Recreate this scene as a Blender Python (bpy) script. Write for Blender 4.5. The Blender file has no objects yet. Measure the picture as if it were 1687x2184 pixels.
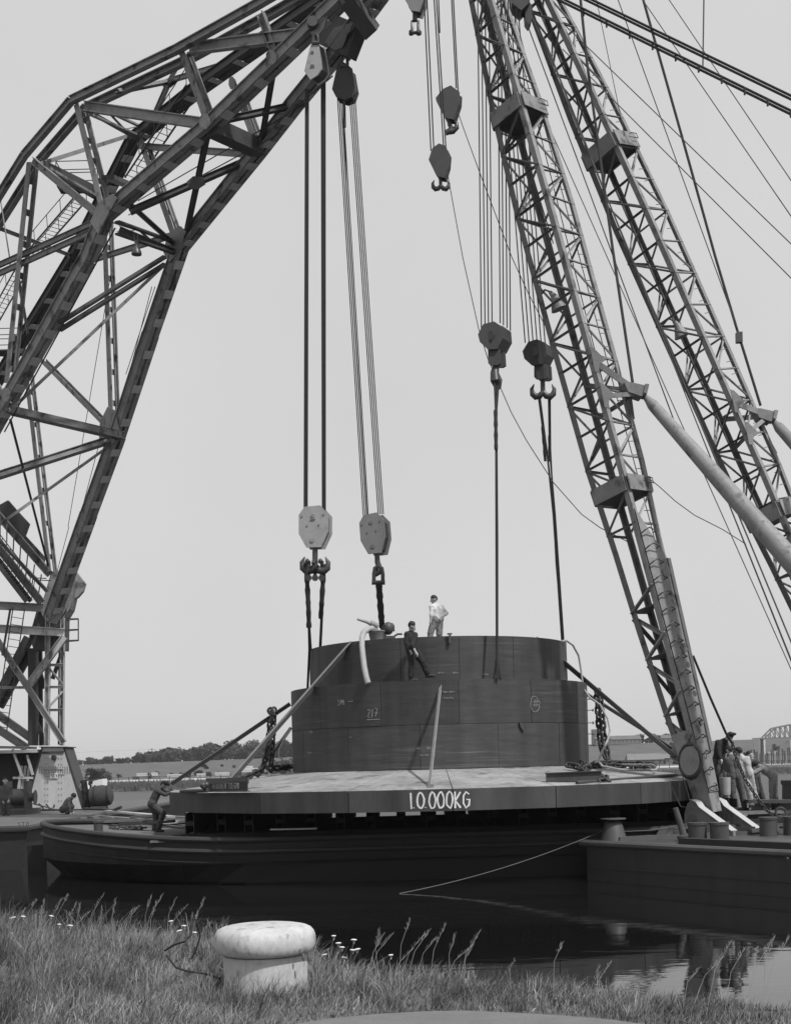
import bpy, bmesh, math, random
import numpy as np
from mathutils import Vector as V, Matrix as Mx

# ---------------------------------------------------------------- camera, sky, sun, exposure
random.seed(7); RNG = np.random.default_rng(7)
scene = bpy.context.scene
COL = scene.collection
W0, F, CX, CY0, H, ROLL = 1687.0, 2811.0, 843.5, 1632.0, 3.4, math.radians(1.5)
cr, sr = math.cos(ROLL), math.sin(ROLL)
cam = bpy.data.cameras.new('camera'); camo = bpy.data.objects.new('camera', cam); COL.objects.link(camo)
cam.sensor_fit = 'HORIZONTAL'; cam.sensor_width = 36; cam.lens = 36*F/W0
cam.shift_y = (CY0-1093.3)/W0; cam.clip_start = .1; cam.clip_end = 20000
camo.matrix_world = Mx(((cr, sr, 0, 0), (0, 0, -1, 0), (-sr, cr, 0, H), (0, 0, 0, 1)))
scene.camera = camo
SUN = V((.50, -.50, 1.0)).normalized()
world = bpy.data.worlds.new('World'); scene.world = world; world.use_nodes = True
nt = world.node_tree; nt.nodes.clear()
sky = nt.nodes.new('ShaderNodeTexSky'); sky.sky_type = 'NISHITA'; sky.sun_disc = False
sky.sun_elevation = math.asin(SUN.z); sky.sun_rotation = math.atan2(SUN.x, SUN.y)
sky.air_density = 1.0; sky.dust_density = 3.0
bw = nt.nodes.new('ShaderNodeRGBToBW'); pw = nt.nodes.new('ShaderNodeMath'); pw.operation = 'POWER'; pw.inputs[1].default_value = .06
ml = nt.nodes.new('ShaderNodeMath'); ml.operation = 'MULTIPLY'; ml.inputs[1].default_value = 6.25
tcs = nt.nodes.new('ShaderNodeTexCoord'); cn = nt.nodes.new('ShaderNodeTexNoise'); cn.inputs['Scale'].default_value = 2.6; cn.inputs['Detail'].default_value = 5; cn.inputs['Roughness'].default_value = .5
ca = nt.nodes.new('ShaderNodeMath'); ca.operation = 'MULTIPLY_ADD'; ca.inputs[1].default_value = .22; ca.inputs[2].default_value = .89
cm_ = nt.nodes.new('ShaderNodeMath'); cm_.operation = 'MULTIPLY'
bg = nt.nodes.new('ShaderNodeBackground'); bg.inputs[1].default_value = .1
wo = nt.nodes.new('ShaderNodeOutputWorld')
for a, b in ((sky.outputs[0], bw.inputs[0]), (bw.outputs[0], pw.inputs[0]), (pw.outputs[0], ml.inputs[0]),
             (tcs.outputs['Generated'], cn.inputs['Vector']), (cn.outputs['Fac'], ca.inputs[0]), (ca.outputs[0], cm_.inputs[1]), (ml.outputs[0], cm_.inputs[0]), (cm_.outputs[0], bg.inputs[0]), (bg.outputs[0], wo.inputs[0])): nt.links.new(a, b)
sl = bpy.data.lights.new('sun', 'SUN'); sl.energy = 4.0; sl.angle = math.radians(2.5); sl.color = (1, 1, 1)
so = bpy.data.objects.new('sun', sl); COL.objects.link(so); so.location = (30, -30, 60)
so.rotation_euler = SUN.to_track_quat('Z', 'Y').to_euler()
vs = scene.view_settings; vs.view_transform = 'Standard'; vs.look = 'None'; vs.gamma = 1; vs.exposure = 0.0; vs.use_curve_mapping = False

# ---------------------------------------------------------------- pixel helpers (a pixel gives a direction only)
def ray(px, py):
    u, v = (px-CX)/F, (CY0-py)/F
    return V((u*cr+v*sr, 1.0, -u*sr+v*cr))
def P(px, py, Y): d = ray(px, py); return V((0, 0, H))+d*Y
def PZ(px, py, z): d = ray(px, py); return V((0, 0, H))+d*((z-H)/d.z)
def PL(px, py, A, B):                       # hit the vertical plane through A and B
    d = ray(px, py); n = V((B.y-A.y, A.x-B.x, 0)); return V((0, 0, H))+d*(n.dot(V((A.x, A.y, 0)))/n.dot(d))

# ---------------------------------------------------------------- object helpers
WM = {}
I4 = Mx.Identity(4)
def add(name, mesh, parent=None, M=None, mat=None):
    o = bpy.data.objects.new(name, mesh); COL.objects.link(o)
    M = M.copy() if M is not None else Mx.Identity(4)
    if parent is not None:
        o.parent = parent; o.matrix_parent_inverse = WM[parent.name].inverted()
    o.matrix_basis = M; WM[o.name] = M
    if mat is not None and mesh is not None and len(mesh.materials) == 0: mesh.materials.append(MAT[mat])
    return o
def tag(o, label=None, cat=None, group=None, kind=None):
    if label: o['label'] = label
    if cat: o['category'] = cat
    if group: o['group'] = group
    if kind: o['kind'] = kind
    return o
def thing(name, label, cat, loc, group=None):
    return tag(add(name, None, None, Mx.Translation(V(loc))), label, cat, group)
def mk(verts, faces, smooth=False):
    me = bpy.data.meshes.new('m'); me.from_pydata([tuple(v) for v in verts], [], faces)
    bm = bmesh.new(); bm.from_mesh(me); bmesh.ops.recalc_face_normals(bm, faces=bm.faces); bm.to_mesh(me); bm.free()
    if smooth: me.polygons.foreach_set('use_smooth', [True]*len(me.polygons))
    return me
class MB:                                   # collects shapes into one mesh
    def __init__(s): s.v = []; s.f = []
    def raw(s, vs_, fs): k = len(s.v); s.v += [V(v) for v in vs_]; s.f += [tuple(i+k for i in f) for f in fs]; return s
    def box(s, a, b):
        x0, y0, z0 = a; x1, y1, z1 = b
        return s.raw([(x0,y0,z0),(x1,y0,z0),(x1,y1,z0),(x0,y1,z0),(x0,y0,z1),(x1,y0,z1),(x1,y1,z1),(x0,y1,z1)],
                     [(0,3,2,1),(4,5,6,7),(0,1,5,4),(1,2,6,5),(2,3,7,6),(3,0,4,7)])
    def obox(s, p, q, w, h, hint=None):     # beam of rectangular section from p to q
        M = frame(p, q, hint, w, h)
        return s.raw([M@V(c) for c in ((-.5,-.5,0),(.5,-.5,0),(.5,.5,0),(-.5,.5,0),(-.5,-.5,1),(.5,-.5,1),(.5,.5,1),(-.5,.5,1))],
                     [(0,3,2,1),(4,5,6,7),(0,1,5,4),(1,2,6,5),(2,3,7,6),(3,0,4,7)])
    def prism(s, pts, vec):
        n = len(pts); vec = V(vec)
        return s.raw([V(p) for p in pts]+[V(p)+vec for p in pts],
                     [tuple(range(n))[::-1], tuple(range(n, 2*n))]+[(i, (i+1) % n, n+(i+1) % n, n+i) for i in range(n)])
    def tube(s, pts, r, n=8, cap=True):
        pts = [V(p) for p in pts]; m = len(pts); rr = r if isinstance(r, (list, tuple)) else [r]*m
        k = len(s.v); t0 = (pts[1]-pts[0]).normalized()
        x = t0.orthogonal().normalized()
        for i, p in enumerate(pts):
            t = ((pts[min(i+1, m-1)]-pts[max(i-1, 0)])).normalized()
            x = (x-t*x.dot(t)).normalized(); y = t.cross(x)
            for j in range(n):
                a = 2*math.pi*j/n; s.v.append(p+x*(math.cos(a)*rr[i])+y*(math.sin(a)*rr[i]))
        for i in range(m-1):
            for j in range(n): s.f.append((k+i*n+j, k+i*n+(j+1) % n, k+(i+1)*n+(j+1) % n, k+(i+1)*n+j))
        if cap: s.f.append(tuple(k+j for j in range(n))[::-1]); s.f.append(tuple(k+(m-1)*n+j for j in range(n)))
        return s
    def cyl(s, p, q, r0, r1=None, n=16): return s.tube([p, q], [r0, r0 if r1 is None else r1], n)
    def lathe(s, prof, n=24, c=(0, 0, 0)):
        k = len(s.v); c = V(c)
        for r, z in prof:
            for j in range(n): a = 2*math.pi*j/n; s.v.append(c+V((r*math.cos(a), r*math.sin(a), z)))
        for i in range(len(prof)-1):
            for j in range(n): s.f.append((k+i*n+j, k+i*n+(j+1) % n, k+(i+1)*n+(j+1) % n, k+(i+1)*n+j))
        s.f.append(tuple(k+j for j in range(n))[::-1]); s.f.append(tuple(k+(len(prof)-1)*n+j for j in range(n)))
        return s
    def ell(s, c, r, n=10, m=7):
        c = V(c); k = len(s.v); s.v.append(c+V((0, 0, -r[2])))
        for i in range(1, m):
            b = -math.pi/2+math.pi*i/m
            for j in range(n): a = 2*math.pi*j/n; s.v.append(c+V((r[0]*math.cos(b)*math.cos(a), r[1]*math.cos(b)*math.sin(a), r[2]*math.sin(b))))
        s.v.append(c+V((0, 0, r[2]))); e = len(s.v)-1
        for j in range(n):
            s.f.append((k, k+1+(j+1) % n, k+1+j)); s.f.append((e, e-n+j, e-n+(j+1) % n))
            for i in range(m-2): s.f.append((k+1+i*n+j, k+1+i*n+(j+1) % n, k+1+(i+1)*n+(j+1) % n, k+1+(i+1)*n+j))
        return s
    def build(s, name, mat, parent=None, smooth=False, origin=None, bevel=0):
        o = V(origin) if origin is not None else V(s.v[0])
        me = mk([v-o for v in s.v], s.f, smooth)
        if smooth: 
            try: me.set_sharp_from_angle(angle=math.radians(40))
            except Exception: pass
        if bevel:
            bm = bmesh.new(); bm.from_mesh(me); bmesh.ops.bevel(bm, geom=list(bm.edges), offset=bevel, segments=1, affect='EDGES', clamp_overlap=True); bm.to_mesh(me); bm.free()
        return add(name, me, parent, Mx.Translation(o), mat)
def frame(p, q, hint=None, w=1, h=1):
    p, q = V(p), V(q); z = (q-p); L = z.length; z.normalize()
    hint = V(hint) if hint is not None else V((0, -1, 0))
    x = hint-z*hint.dot(z)
    if x.length < 1e-4: x = z.orthogonal()
    x.normalize(); y = z.cross(x)
    return Mx(((x.x*w, y.x*h, z.x*L, p.x), (x.y*w, y.y*h, z.y*L, p.y), (x.z*w, y.z*h, z.z*L, p.z), (0, 0, 0, 1)))
PROF = {'box': [(-.5,-.5),(.5,-.5),(.5,.5),(-.5,.5)],
        'L': [(-.5,-.5),(.5,-.5),(.5,-.36),(-.36,-.36),(-.36,.5),(-.5,.5)],
        'C': [(-.5,-.5),(.5,-.5),(.5,-.38),(-.3,-.38),(-.3,.38),(.5,.38),(.5,.5),(-.5,.5)],
        'I': [(-.5,-.5),(.5,-.5),(.5,-.4),(.1,-.4),(.1,.4),(.5,.4),(.5,.5),(-.5,.5),(-.5,.4),(-.1,.4),(-.1,-.4),(-.5,-.4)],
        'rod': [(.5*math.cos(2*math.pi*i/8), .5*math.sin(2*math.pi*i/8)) for i in range(8)]}
UNIT = {}
def unit(prof, mat):
    if (prof, mat) not in UNIT:
        pr = PROF[prof]; n = len(pr)
        me = mk([(x, y, 0) for x, y in pr]+[(x, y, 1) for x, y in pr],
                [tuple(range(n))[::-1], tuple(range(n, 2*n))]+[(i, (i+1) % n, n+(i+1) % n, n+i) for i in range(n)], prof == 'rod')
        me.materials.append(MAT[mat]); UNIT[(prof, mat)] = me
    return UNIT[(prof, mat)]
def bar(name, p, q, w, h, prof, mat, parent, hint=None):
    return add(name, unit(prof, mat), parent, frame(p, q, hint, w, h))
def rope(name, pts, r, mat, parent=None, n=6):
    return MB().tube(pts, r, n).build(name, mat, parent, True)
def sag(p, q, s, n=10):
    return [V(p).lerp(V(q), i/n)-V((0, 0, 4*s*(i/n)*(1-i/n))) for i in range(n+1)]

# ---------------------------------------------------------------- materials (a black and white picture: all greys)
MAT = {}
def mat(name, c, rough=.6, var=.35, scale=3.0, streak=0, metal=0.0, bump=.0, spec=.4, rnd=0.0, fine=0.25, attr=None, scr=0.0, band=0.0, spot=0.0, spot_scale=3.0):
    m = bpy.data.materials.new(name); m.use_nodes = True; MAT[name] = m
    t = m.node_tree; b = t.nodes['Principled BSDF']; N = t.nodes.new; Lk = t.links.new
    b.inputs['Roughness'].default_value = rough; b.inputs['Metallic'].default_value = metal
    b.inputs['Specular IOR Level'].default_value = spec
    geo = N('ShaderNodeNewGeometry'); mp = N('ShaderNodeMapping'); Lk(geo.outputs['Position'], mp.inputs['Vector'])
    if streak: mp.inputs['Scale'].default_value = (1, 1, streak)
    n1 = N('ShaderNodeTexNoise'); n1.inputs['Scale'].default_value = scale; n1.inputs['Detail'].default_value = 6; n1.inputs['Roughness'].default_value = .65
    n2 = N('ShaderNodeTexNoise'); n2.inputs['Scale'].default_value = scale*9; n2.inputs['Detail'].default_value = 3
    Lk(mp.outputs[0], n1.inputs['Vector']); Lk(mp.outputs[0], n2.inputs['Vector'])
    def mth(op, x, y):
        q = N('ShaderNodeMath'); q.operation = op
        for i, k in enumerate((x, y)):
            if isinstance(k, (int, float)): q.inputs[i].default_value = k
            else: Lk(k, q.inputs[i])
        return q.outputs[0]
    a = mth('ADD', mth('MULTIPLY', mth('SUBTRACT', n1.outputs['Fac'], .5), var*2.6), mth('MULTIPLY', mth('SUBTRACT', n2.outputs['Fac'], .5), var*2*fine))
    a = mth('ADD', a, 1.0)
    if rnd:
        oi = N('ShaderNodeObjectInfo'); a = mth('MULTIPLY', a, mth('ADD', mth('MULTIPLY', oi.outputs['Random'], 2*rnd), 1-rnd))
    if attr:
        at = N('ShaderNodeAttribute'); at.attribute_name = attr; a = mth('MULTIPLY', a, at.outputs['Fac'])
    def tex(sc, scale_, det=4):
        m2 = N('ShaderNodeMapping'); m2.inputs['Scale'].default_value = sc; Lk(geo.outputs['Position'], m2.inputs['Vector'])
        n3 = N('ShaderNodeTexNoise'); n3.inputs['Scale'].default_value = scale_; n3.inputs['Detail'].default_value = det; Lk(m2.outputs[0], n3.inputs['Vector']); return n3.outputs['Fac']
    if scr:                                 # fine horizontal scratches and scale
        k1 = mth('MAXIMUM', mth('SUBTRACT', tex((.5, .5, 16), 1.1, 6), .52), 0.0); k2 = mth('MAXIMUM', mth('SUBTRACT', tex((.25, .25, .6), 1.0, 2), .42), 0.0)
        a = mth('ADD', a, mth('MULTIPLY', mth('MULTIPLY', k1, k2), scr))
    if spot:                                # rust and dirt blotches
        a = mth('SUBTRACT', a, mth('MINIMUM', mth('MULTIPLY', mth('MAXIMUM', mth('SUBTRACT', tex((1, 1, .7), spot_scale, 7), .565), 0.0), spot), .75))
    if band:                                # broad vertical run marks
        a = mth('MULTIPLY', a, mth('ADD', mth('MULTIPLY', mth('SUBTRACT', tex((1.4, 1.4, .12), 1.3, 5), .5), band), 1.0))
    a = mth('MAXIMUM', mth('MULTIPLY', a, c), .004)
    cc = N('ShaderNodeCombineColor')
    for i in range(3): Lk(a, cc.inputs[i])
    Lk(cc.outputs[0], b.inputs['Base Color'])
    rr = mth('ADD', mth('MULTIPLY', mth('SUBTRACT', n1.outputs['Fac'], .5), .35), rough); Lk(rr, b.inputs['Roughness'])
    if bump:
        bp = N('ShaderNodeBump'); bp.inputs['Strength'].default_value = bump; bp.inputs['Distance'].default_value = .03
        Lk(n2.outputs['Fac'], bp.inputs['Height']); Lk(bp.outputs[0], b.inputs['Normal'])
    return m
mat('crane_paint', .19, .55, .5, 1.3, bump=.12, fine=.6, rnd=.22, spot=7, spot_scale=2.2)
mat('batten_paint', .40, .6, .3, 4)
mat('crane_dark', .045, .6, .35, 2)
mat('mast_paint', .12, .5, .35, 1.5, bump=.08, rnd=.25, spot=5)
mat('mast_paint_lit', .20, .55, .4, 1.8, bump=.1, fine=.6, rnd=.2, spot=5)  # lighter copy of the mast paint, sunlit sides put into the colour
mat('pale_paint', .42, .6, .28, 1.5, streak=.35, fine=.5)
mat('tower_paint', .40, .6, .35, 1.5, rnd=.15, spot=5)
mat('white_paint', .40, .6, .14, 2.5)
mat('hull', .03, .5, .45, .8, streak=.35, bump=.08, band=1.0, fine=.4)
mat('hull_grey', .034, .55, .4, 1.0, streak=5, bump=.08)
mat('barge_hull', .009, .6, .5, 1.0, streak=4)
mat('deck', .10, .85, .4, 1.5)
mat('rail_steel', .085, .5, .3, 2)
mat('bitt', .06, .5, .4, 3, bump=.1)
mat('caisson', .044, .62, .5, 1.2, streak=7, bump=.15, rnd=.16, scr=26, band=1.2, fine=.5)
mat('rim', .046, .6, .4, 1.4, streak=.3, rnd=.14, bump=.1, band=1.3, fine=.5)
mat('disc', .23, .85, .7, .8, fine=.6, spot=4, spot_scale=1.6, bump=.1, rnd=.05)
mat('chalk', .30, .95, .5, 9)
mat('paint_mark', .70, .9, .25, 7)
mat('joist', .028, .85, .4, 3, bump=.2)  # near-black tone, shade under the disc put into the colour
mat('timber', .16, .85, .4, 3, bump=.2, rnd=.25)
mat('prop', .12, .7, .35, 3)
mat('prop_light', .24, .75, .3, 3)
mat('plank_pale', .42, .85, .3, 3, rnd=.1)
mat('rope', .018, .7, .3, 20)
mat('sling', .022, .8, .5, 14, bump=.5)
mat('hemp', .30, .9, .4, 14)
mat('block_light', .27, .5, .25, 3, fine=.6, spot=1.5, spot_scale=6)
mat('block_mid', .16, .5, .2, 2)
mat('block_dark', .035, .5, .35, 4)
mat('hook', .045, .4, .35, 5, spec=.5)
mat('chain', .035, .6, .4, 6)
mat('hose', .32, .7, .25, 6)
mat('pump', .22, .5, .4, 8)
mat('skin', .34, .6, .12, 6)
mat('cloth_black', .018, .9, .3, 8, bump=.3)
mat('cloth_dark', .05, .9, .35, 8, bump=.3)
mat('cloth_mid', .085, .9, .35, 8, bump=.3)
mat('cloth_grey', .19, .9, .3, 8, bump=.3)
mat('cloth_pale', .42, .9, .25, 8, bump=.3)
mat('cloth_white', .6, .9, .12, 8, bump=.3)
mat('hair', .02, .7, .4, 20)
mat('shoe', .03, .5, .3, 10)
mat('bollard', .43, .8, .38, 4, bump=.1, streak=.5, fine=.6, spot=3, spot_scale=13)
mat('bollard_stain', .12, .9, .3, 8)
mat('soil', .10, .95, .4, 3, bump=.3)
mat('path', .14, .95, .25, 6, bump=.25)
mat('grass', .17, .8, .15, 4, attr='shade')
mat('flower', .7, .8, .1, 30)
mat('stem', .12, .8, .2, 20)
mat('far_grass', .08, .95, .55, .10, fine=.9)
mat('far_reed', .085, .95, .45, .6)
mat('far_road', .42, .95, .2, .1)
mat('leaf', .042, .8, .45, .35, rnd=.25)
mat('trunk', .06, .9, .3, 3)
mat('brick', .12, .9, .3, .8)
mat('roof', .16, .8, .25, .6)
mat('far_white', .5, .8, .25, .5, rnd=.1)
mat('far_dark', .05, .8, .3, .5)
mat('wire', .05, .6, .2, 10)
mat('lamp', .06, .4, .2, 10)
mat('sign', .035, .6, .25, 5)
mat('fender', .05, .95, .5, 9, bump=.6)
def water_mat():
    m = bpy.data.materials.new('water'); m.use_nodes = True; MAT['water'] = m; t = m.node_tree; b = t.nodes['Principled BSDF']
    b.inputs['Base Color'].default_value = (.008, .008, .008, 1); b.inputs['Roughness'].default_value = .03; b.inputs['IOR'].default_value = 1.55
    g = t.nodes.new('ShaderNodeNewGeometry'); mp = t.nodes.new('ShaderNodeMapping'); mp.inputs['Scale'].default_value = (.35, 1.0, 1)
    n = t.nodes.new('ShaderNodeTexNoise'); n.inputs['Scale'].default_value = 1.5; n.inputs['Detail'].default_value = 4; n.inputs['Roughness'].default_value = .55
    bp = t.nodes.new('ShaderNodeBump'); bp.inputs['Strength'].default_value = .14; bp.inputs['Distance'].default_value = .03
    sx = t.nodes.new('ShaderNodeSeparateXYZ'); mr_ = t.nodes.new('ShaderNodeMapRange'); t.links.new(g.outputs['Position'], sx.inputs[0]); t.links.new(sx.outputs[1], mr_.inputs[0])
    mr_.inputs[1].default_value = 48; mr_.inputs[2].default_value = 75; mr_.inputs[3].default_value = .03; mr_.inputs[4].default_value = .42; t.links.new(mr_.outputs[0], b.inputs['Roughness'])
    t.links.new(g.outputs['Position'], mp.inputs[0]); t.links.new(mp.outputs[0], n.inputs['Vector']); t.links.new(n.outputs['Fac'], bp.inputs['Height']); t.links.new(bp.outputs[0], b.inputs['Normal'])
water_mat()

# ---------------------------------------------------------------- hand lettering made of strokes
GL = {'1': [[(.35,1),(.4,0)]], '0': [[(.5+.42*math.cos(a*math.pi/6+1.2), .5+.5*math.sin(a*math.pi/6+1.2)) for a in range(13)]],
 '.': [[(.1,.02),(.2,.08)]], 'K': [[(.1,1),(.12,0)],[(.8,1),(.12,.45),(.85,0)]], 'G': [[(.85,.85),(.5,1),(.15,.75),(.1,.3),(.45,0),(.85,.15),(.85,.5),(.5,.48)]],
 '2': [[(.1,.8),(.45,1),(.8,.75),(.1,0),(.9,0)]], '7': [[(.1,1),(.9,1),(.4,0)],[(.3,.5),(.8,.5)]], '3': [[(.1,.95),(.8,.95),(.4,.55),(.85,.3),(.5,0),(.1,.1)]],
 'M': [[(.05,0),(.1,1),(.5,.4),(.9,1),(.95,0)]], 'V': [[(.05,1),(.5,0),(.95,1)]], 'E': [[(.85,1),(.1,1),(.1,0),(.85,0)],[(.1,.5),(.7,.5)]],
 'R': [[(.1,0),(.1,1),(.75,.95),(.75,.55),(.1,.5),(.85,0)]], 'B': [[(.1,0),(.1,1),(.7,.95),(.7,.55),(.1,.5),(.8,.4),(.8,.05),(.1,0)]],
 'O': [[(.5+.42*math.cos(a*math.pi/5), .5+.5*math.sin(a*math.pi/5)) for a in range(11)]], 'D': [[(.1,0),(.1,1),(.6,.9),(.85,.5),(.6,.1),(.1,0)]],
 'N': [[(.1,0),(.1,1),(.85,0),(.85,1)]], 'T': [[(.05,1),(.95,1)],[(.5,1),(.5,0)]], 'A': [[(.05,0),(.5,1),(.95,0)],[(.25,.4),(.75,.4)]],
 '5': [[(.85,1),(.2,1),(.15,.55),(.6,.6),(.85,.3),(.5,0),(.1,.1)]], '4': [[(.7,0),(.7,1),(.1,.35),(.95,.35)]], '6': [[(.75,1),(.25,.6),(.15,.2),(.5,0),(.85,.25),(.5,.5),(.2,.35)]],
 'S': [[(.85,.9),(.5,1),(.15,.8),(.8,.3),(.5,0),(.1,.1)]], '#': [[(.3,.15),(.35,.85)],[(.62,.15),(.65,.85)],[(.12,.38),(.85,.4)],[(.12,.64),(.85,.66)]], '-': [[(.1,.5),(.9,.5)]],
 '~': [[(.0,.3),(.15,.7),(.25,.2),(.4,.75),(.5,.25),(.68,.7),(.75,.3),(1,.5)]], ' ': [], '_': [[(0,0),(1,.02)]],
 '@': [[(.5+.5*math.cos(a*math.pi/8), .5+.5*math.sin(a*math.pi/8)) for a in range(17)]]}
def lettering(name, text, surf, s0, t0, hgt, wid, gap, lw, mat_, parent, adv=None, jit=.04, th=.006):
    """surf(s,t,off) -> world point; strokes become thin raised ribbons"""
    b = MB(); s = s0; rr = random.Random(text+name)
    for i, ch in enumerate(text):
        cw = wid*(.35 if ch in '.1' else 1)
        for st in GL[ch]:
            pts = [(s+x*cw+rr.uniform(-jit, jit)*hgt, t0+y*hgt+rr.uniform(-jit, jit)*hgt) for x, y in st]
            fine = []
            for a, c in zip(pts, pts[1:]):
                k = max(1, int(math.hypot(c[0]-a[0], c[1]-a[1])/(lw*2.5)))
                fine += [(a[0]+(c[0]-a[0])*j/k, a[1]+(c[1]-a[1])*j/k) for j in range(k)]
            fine.append(pts[-1])
            L, R = [], []
            for j, p in enumerate(fine):
                a, c = fine[max(j-1, 0)], fine[min(j+1, len(fine)-1)]
                dx, dy = c[0]-a[0], c[1]-a[1]; l = math.hypot(dx, dy) or 1; w = lw*.5*rr.uniform(.8, 1.2)
                L.append((p[0]-dy/l*w, p[1]+dx/l*w)); R.append((p[0]+dy/l*w, p[1]-dx/l*w))
            n = len(fine); vs_ = [surf(x, y, th) for x, y in L]+[surf(x, y, th) for x, y in R]+[surf(x, y, -.002) for x, y in L]+[surf(x, y, -.002) for x, y in R]
            fs = []
            for j in range(n-1): fs += [(j, j+1, n+j+1, n+j), (2*n+j, 2*n+j+1, j+1, j), (n+j, n+j+1, 3*n+j+1, 3*n+j)]
            b.raw(vs_, fs)
        s += cw+gap
    return b.build(name, mat_, parent)

# ================================================================ THE SETTING
tag(MB().raw([(-900,-60,.2),(900,-60,.2),(900,260,.2),(-900,260,.2)], [(0,1,2,3)]).build('water', 'water', origin=(0,100,.2)), kind='structure')
tag(MB().raw([(-900,-60,-4),(900,-60,-4),(900,260,-4),(-900,260,-4)], [(0,1,2,3)]).build('canal_bed', 'soil', origin=(0,100,-4)), kind='structure')
# near bank: flat top, edge running away to the left, slope into the water
BZ = 1.70
def edgeY(x): return float(np.interp(x, [-9,-3.9,-1.9,-.6,-.1,1.2,2.5,7], [15.9,13.6,12.5,11.0,10.4,9.6,8.85,6.6]))+.10*math.sin(x*2.7)+.07*math.sin(x*6.1+1)
def bankz(x, y):
    d = y-edgeY(x)
    base = BZ+.03*math.sin(x*2.3+y)*math.cos(y*1.9)
    return base if d < 0 else base-min(2.3, .12*d*d+.35*d)
xs = [-60, -40, -25, -15]+[i*.5 for i in range(-20, 21)]+[15, 25, 40, 60]
v, f = [], []; rows = [-30, -10, 0, 4]+[6+.4*i for i in range(0, 60)]
for y in rows:
    for x in xs: v.append((x, y, bankz(max(-9, min(7, x)), y)))
n = len(xs)
for j in range(len(rows)-1):
    for i in range(n-1): f.append((j*n+i, j*n+i+1, (j+1)*n+i+1, (j+1)*n+i))
tag(MB().raw(v, f).build('grass_bank', 'soil', smooth=True, origin=(0, 5, BZ)), kind='structure')
PATH = [PZ(a, b, BZ) for a, b in ((520,2230),(600,2206),(700,2190),(800,2180),(900,2174),(990,2172),(1100,2177),(1200,2183),(1300,2192),(1400,2206),(1500,2230))]
def in_path(x, y):
    if x < PATH[0].x or x > PATH[-1].x: return y < 7.2
    for a, b in zip(PATH, PATH[1:]):
        if a.x <= x <= b.x: return y < a.y+(b.y-a.y)*(x-a.x)/(b.x-a.x)
    return False
pv = [V((p.x, p.y, BZ+.045)) for p in PATH]; k = len(pv); pv += [V((p.x*1.3, 2.0, BZ+.045)) for p in PATH]
tag(MB().raw(pv, [(i, i+1, k+i+1, k+i) for i in range(k-1)]).build('footpath', 'path'), kind='structure')
# far shore: reedy bank, flat land, a long wooded dike
def far_h(x, y):
    t = max(0, min(1, (y-560)/140)); t = t*t*(3-2*t)
    return .9+t*(8.6+2.6*math.tanh(x/160))
ys = [212, 214, 218, 260, 320, 400, 480, 540, 570, 600, 630, 660, 690, 720, 900, 1500, 4000, 9000]
xs = [-6000, -2500, -1200, -600]+[i*25 for i in range(-16, 17)]+[600, 1200, 2500, 6000]
v, f = [], []; n = len(xs)
for j, y in enumerate(ys):
    for x in xs: v.append((x, y+(3*math.sin(x*.05) if j < 2 else 0), -1 if j == 0 else (far_h(x, y) if j > 1 else .6)))
for j in range(len(ys)-1):
    for i in range(n-1): f.append((j*n+i, j*n+i+1, (j+1)*n+i+1, (j+1)*n+i))
tag(MB().raw(v, f).build('far_land', 'far_grass', smooth=True, origin=(0, 300, 0)), kind='structure')
tag(MB().raw([(-300,315,.93),(300,315,.93),(300,375,.93),(-300,375,.93)], [(0,1,2,3)]).build('far_road', 'far_road', origin=(0,350,.93)), kind='structure')
v, f = [], []
for i in range(7000):
    x = random.uniform(-80, 85); y = 213.2+random.random()*9+3*math.sin(x*.05); h = random.uniform(.5, 1.3)*(1.15 if x < -15 else .7); w = .14; dx = random.uniform(-.3, .3); k = len(v)
    v += [(x-w, y, .5), (x+w, y+.1, .5), (x+dx, y, .7+h)]; f.append((k, k+1, k+2))
tag(MB().raw(v, f).build('shore_reeds', 'far_reed', origin=(0, 214, .5)), 'dense belt of dark reeds along the far shore', 'reeds', kind='stuff')

# ================================================================ BARGE under the caisson
BC = 42.4
barge = thing('cargo_barge', 'long dark flat barge lying low in the water under the big steel disc', 'barge', (1, BC, 0))
def half(x):
    t = (x+11.35)/7.0
    return 6.1*math.sin(math.pi/2*min(1, max(0, t)))**.62 if t < 1 else 6.1
def sheer(x): return 1.40+.40*max(0, min(1, (-4-x)/7.3))**1.6
st = [-11.35, -11.2, -10.9, -10.4, -9.8, -9, -8, -7, -6, -5, -4.2, -2, 2, 6, 10, 14, 18, 22]
v, f = [], []
for x in st:
    h = half(x); z = sheer(x); tuck = max(0, min(1, (-4-x)/7.3))
    sec = [(h, z), (h+.02, z-.28), (h*(1-.02*tuck), .75), (h*(1-.25*tuck)-.02, .25), (h*(1-.62*tuck)-.06, -.3), (h*(1-.8*tuck)-.3, -1.0)]
    for yy, zz in sec[::-1]: v.append((x+(.5*tuck**3 if zz < .3 else 0), BC-yy, zz))
    for yy, zz in sec: v.append((x+(.5*tuck**3 if zz < .3 else 0), BC+yy, zz))
n = 12
for i in range(len(st)-1):
    for j in range(n): f.append((i*n+j, i*n+(j+1) % n, (i+1)*n+(j+1) % n, (i+1)*n+j)) if j != 5 else None
f += [tuple(range(n)), tuple((len(st)-1)*n+j for j in range(n))]
hull = MB().raw(v, f).build('hull', 'barge_hull', barge, origin=(1, BC, 0))
dv = [(x, BC-half(x)+.03, sheer(x)-.10) for x in st]+[(x, BC+half(x)-.03, sheer(x)-.10) for x in st]; n = len(st)
MB().raw(dv, [(i, i+1, n+i+1, n+i) for i in range(n-1)]).build('deck', 'deck', barge)
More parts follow.
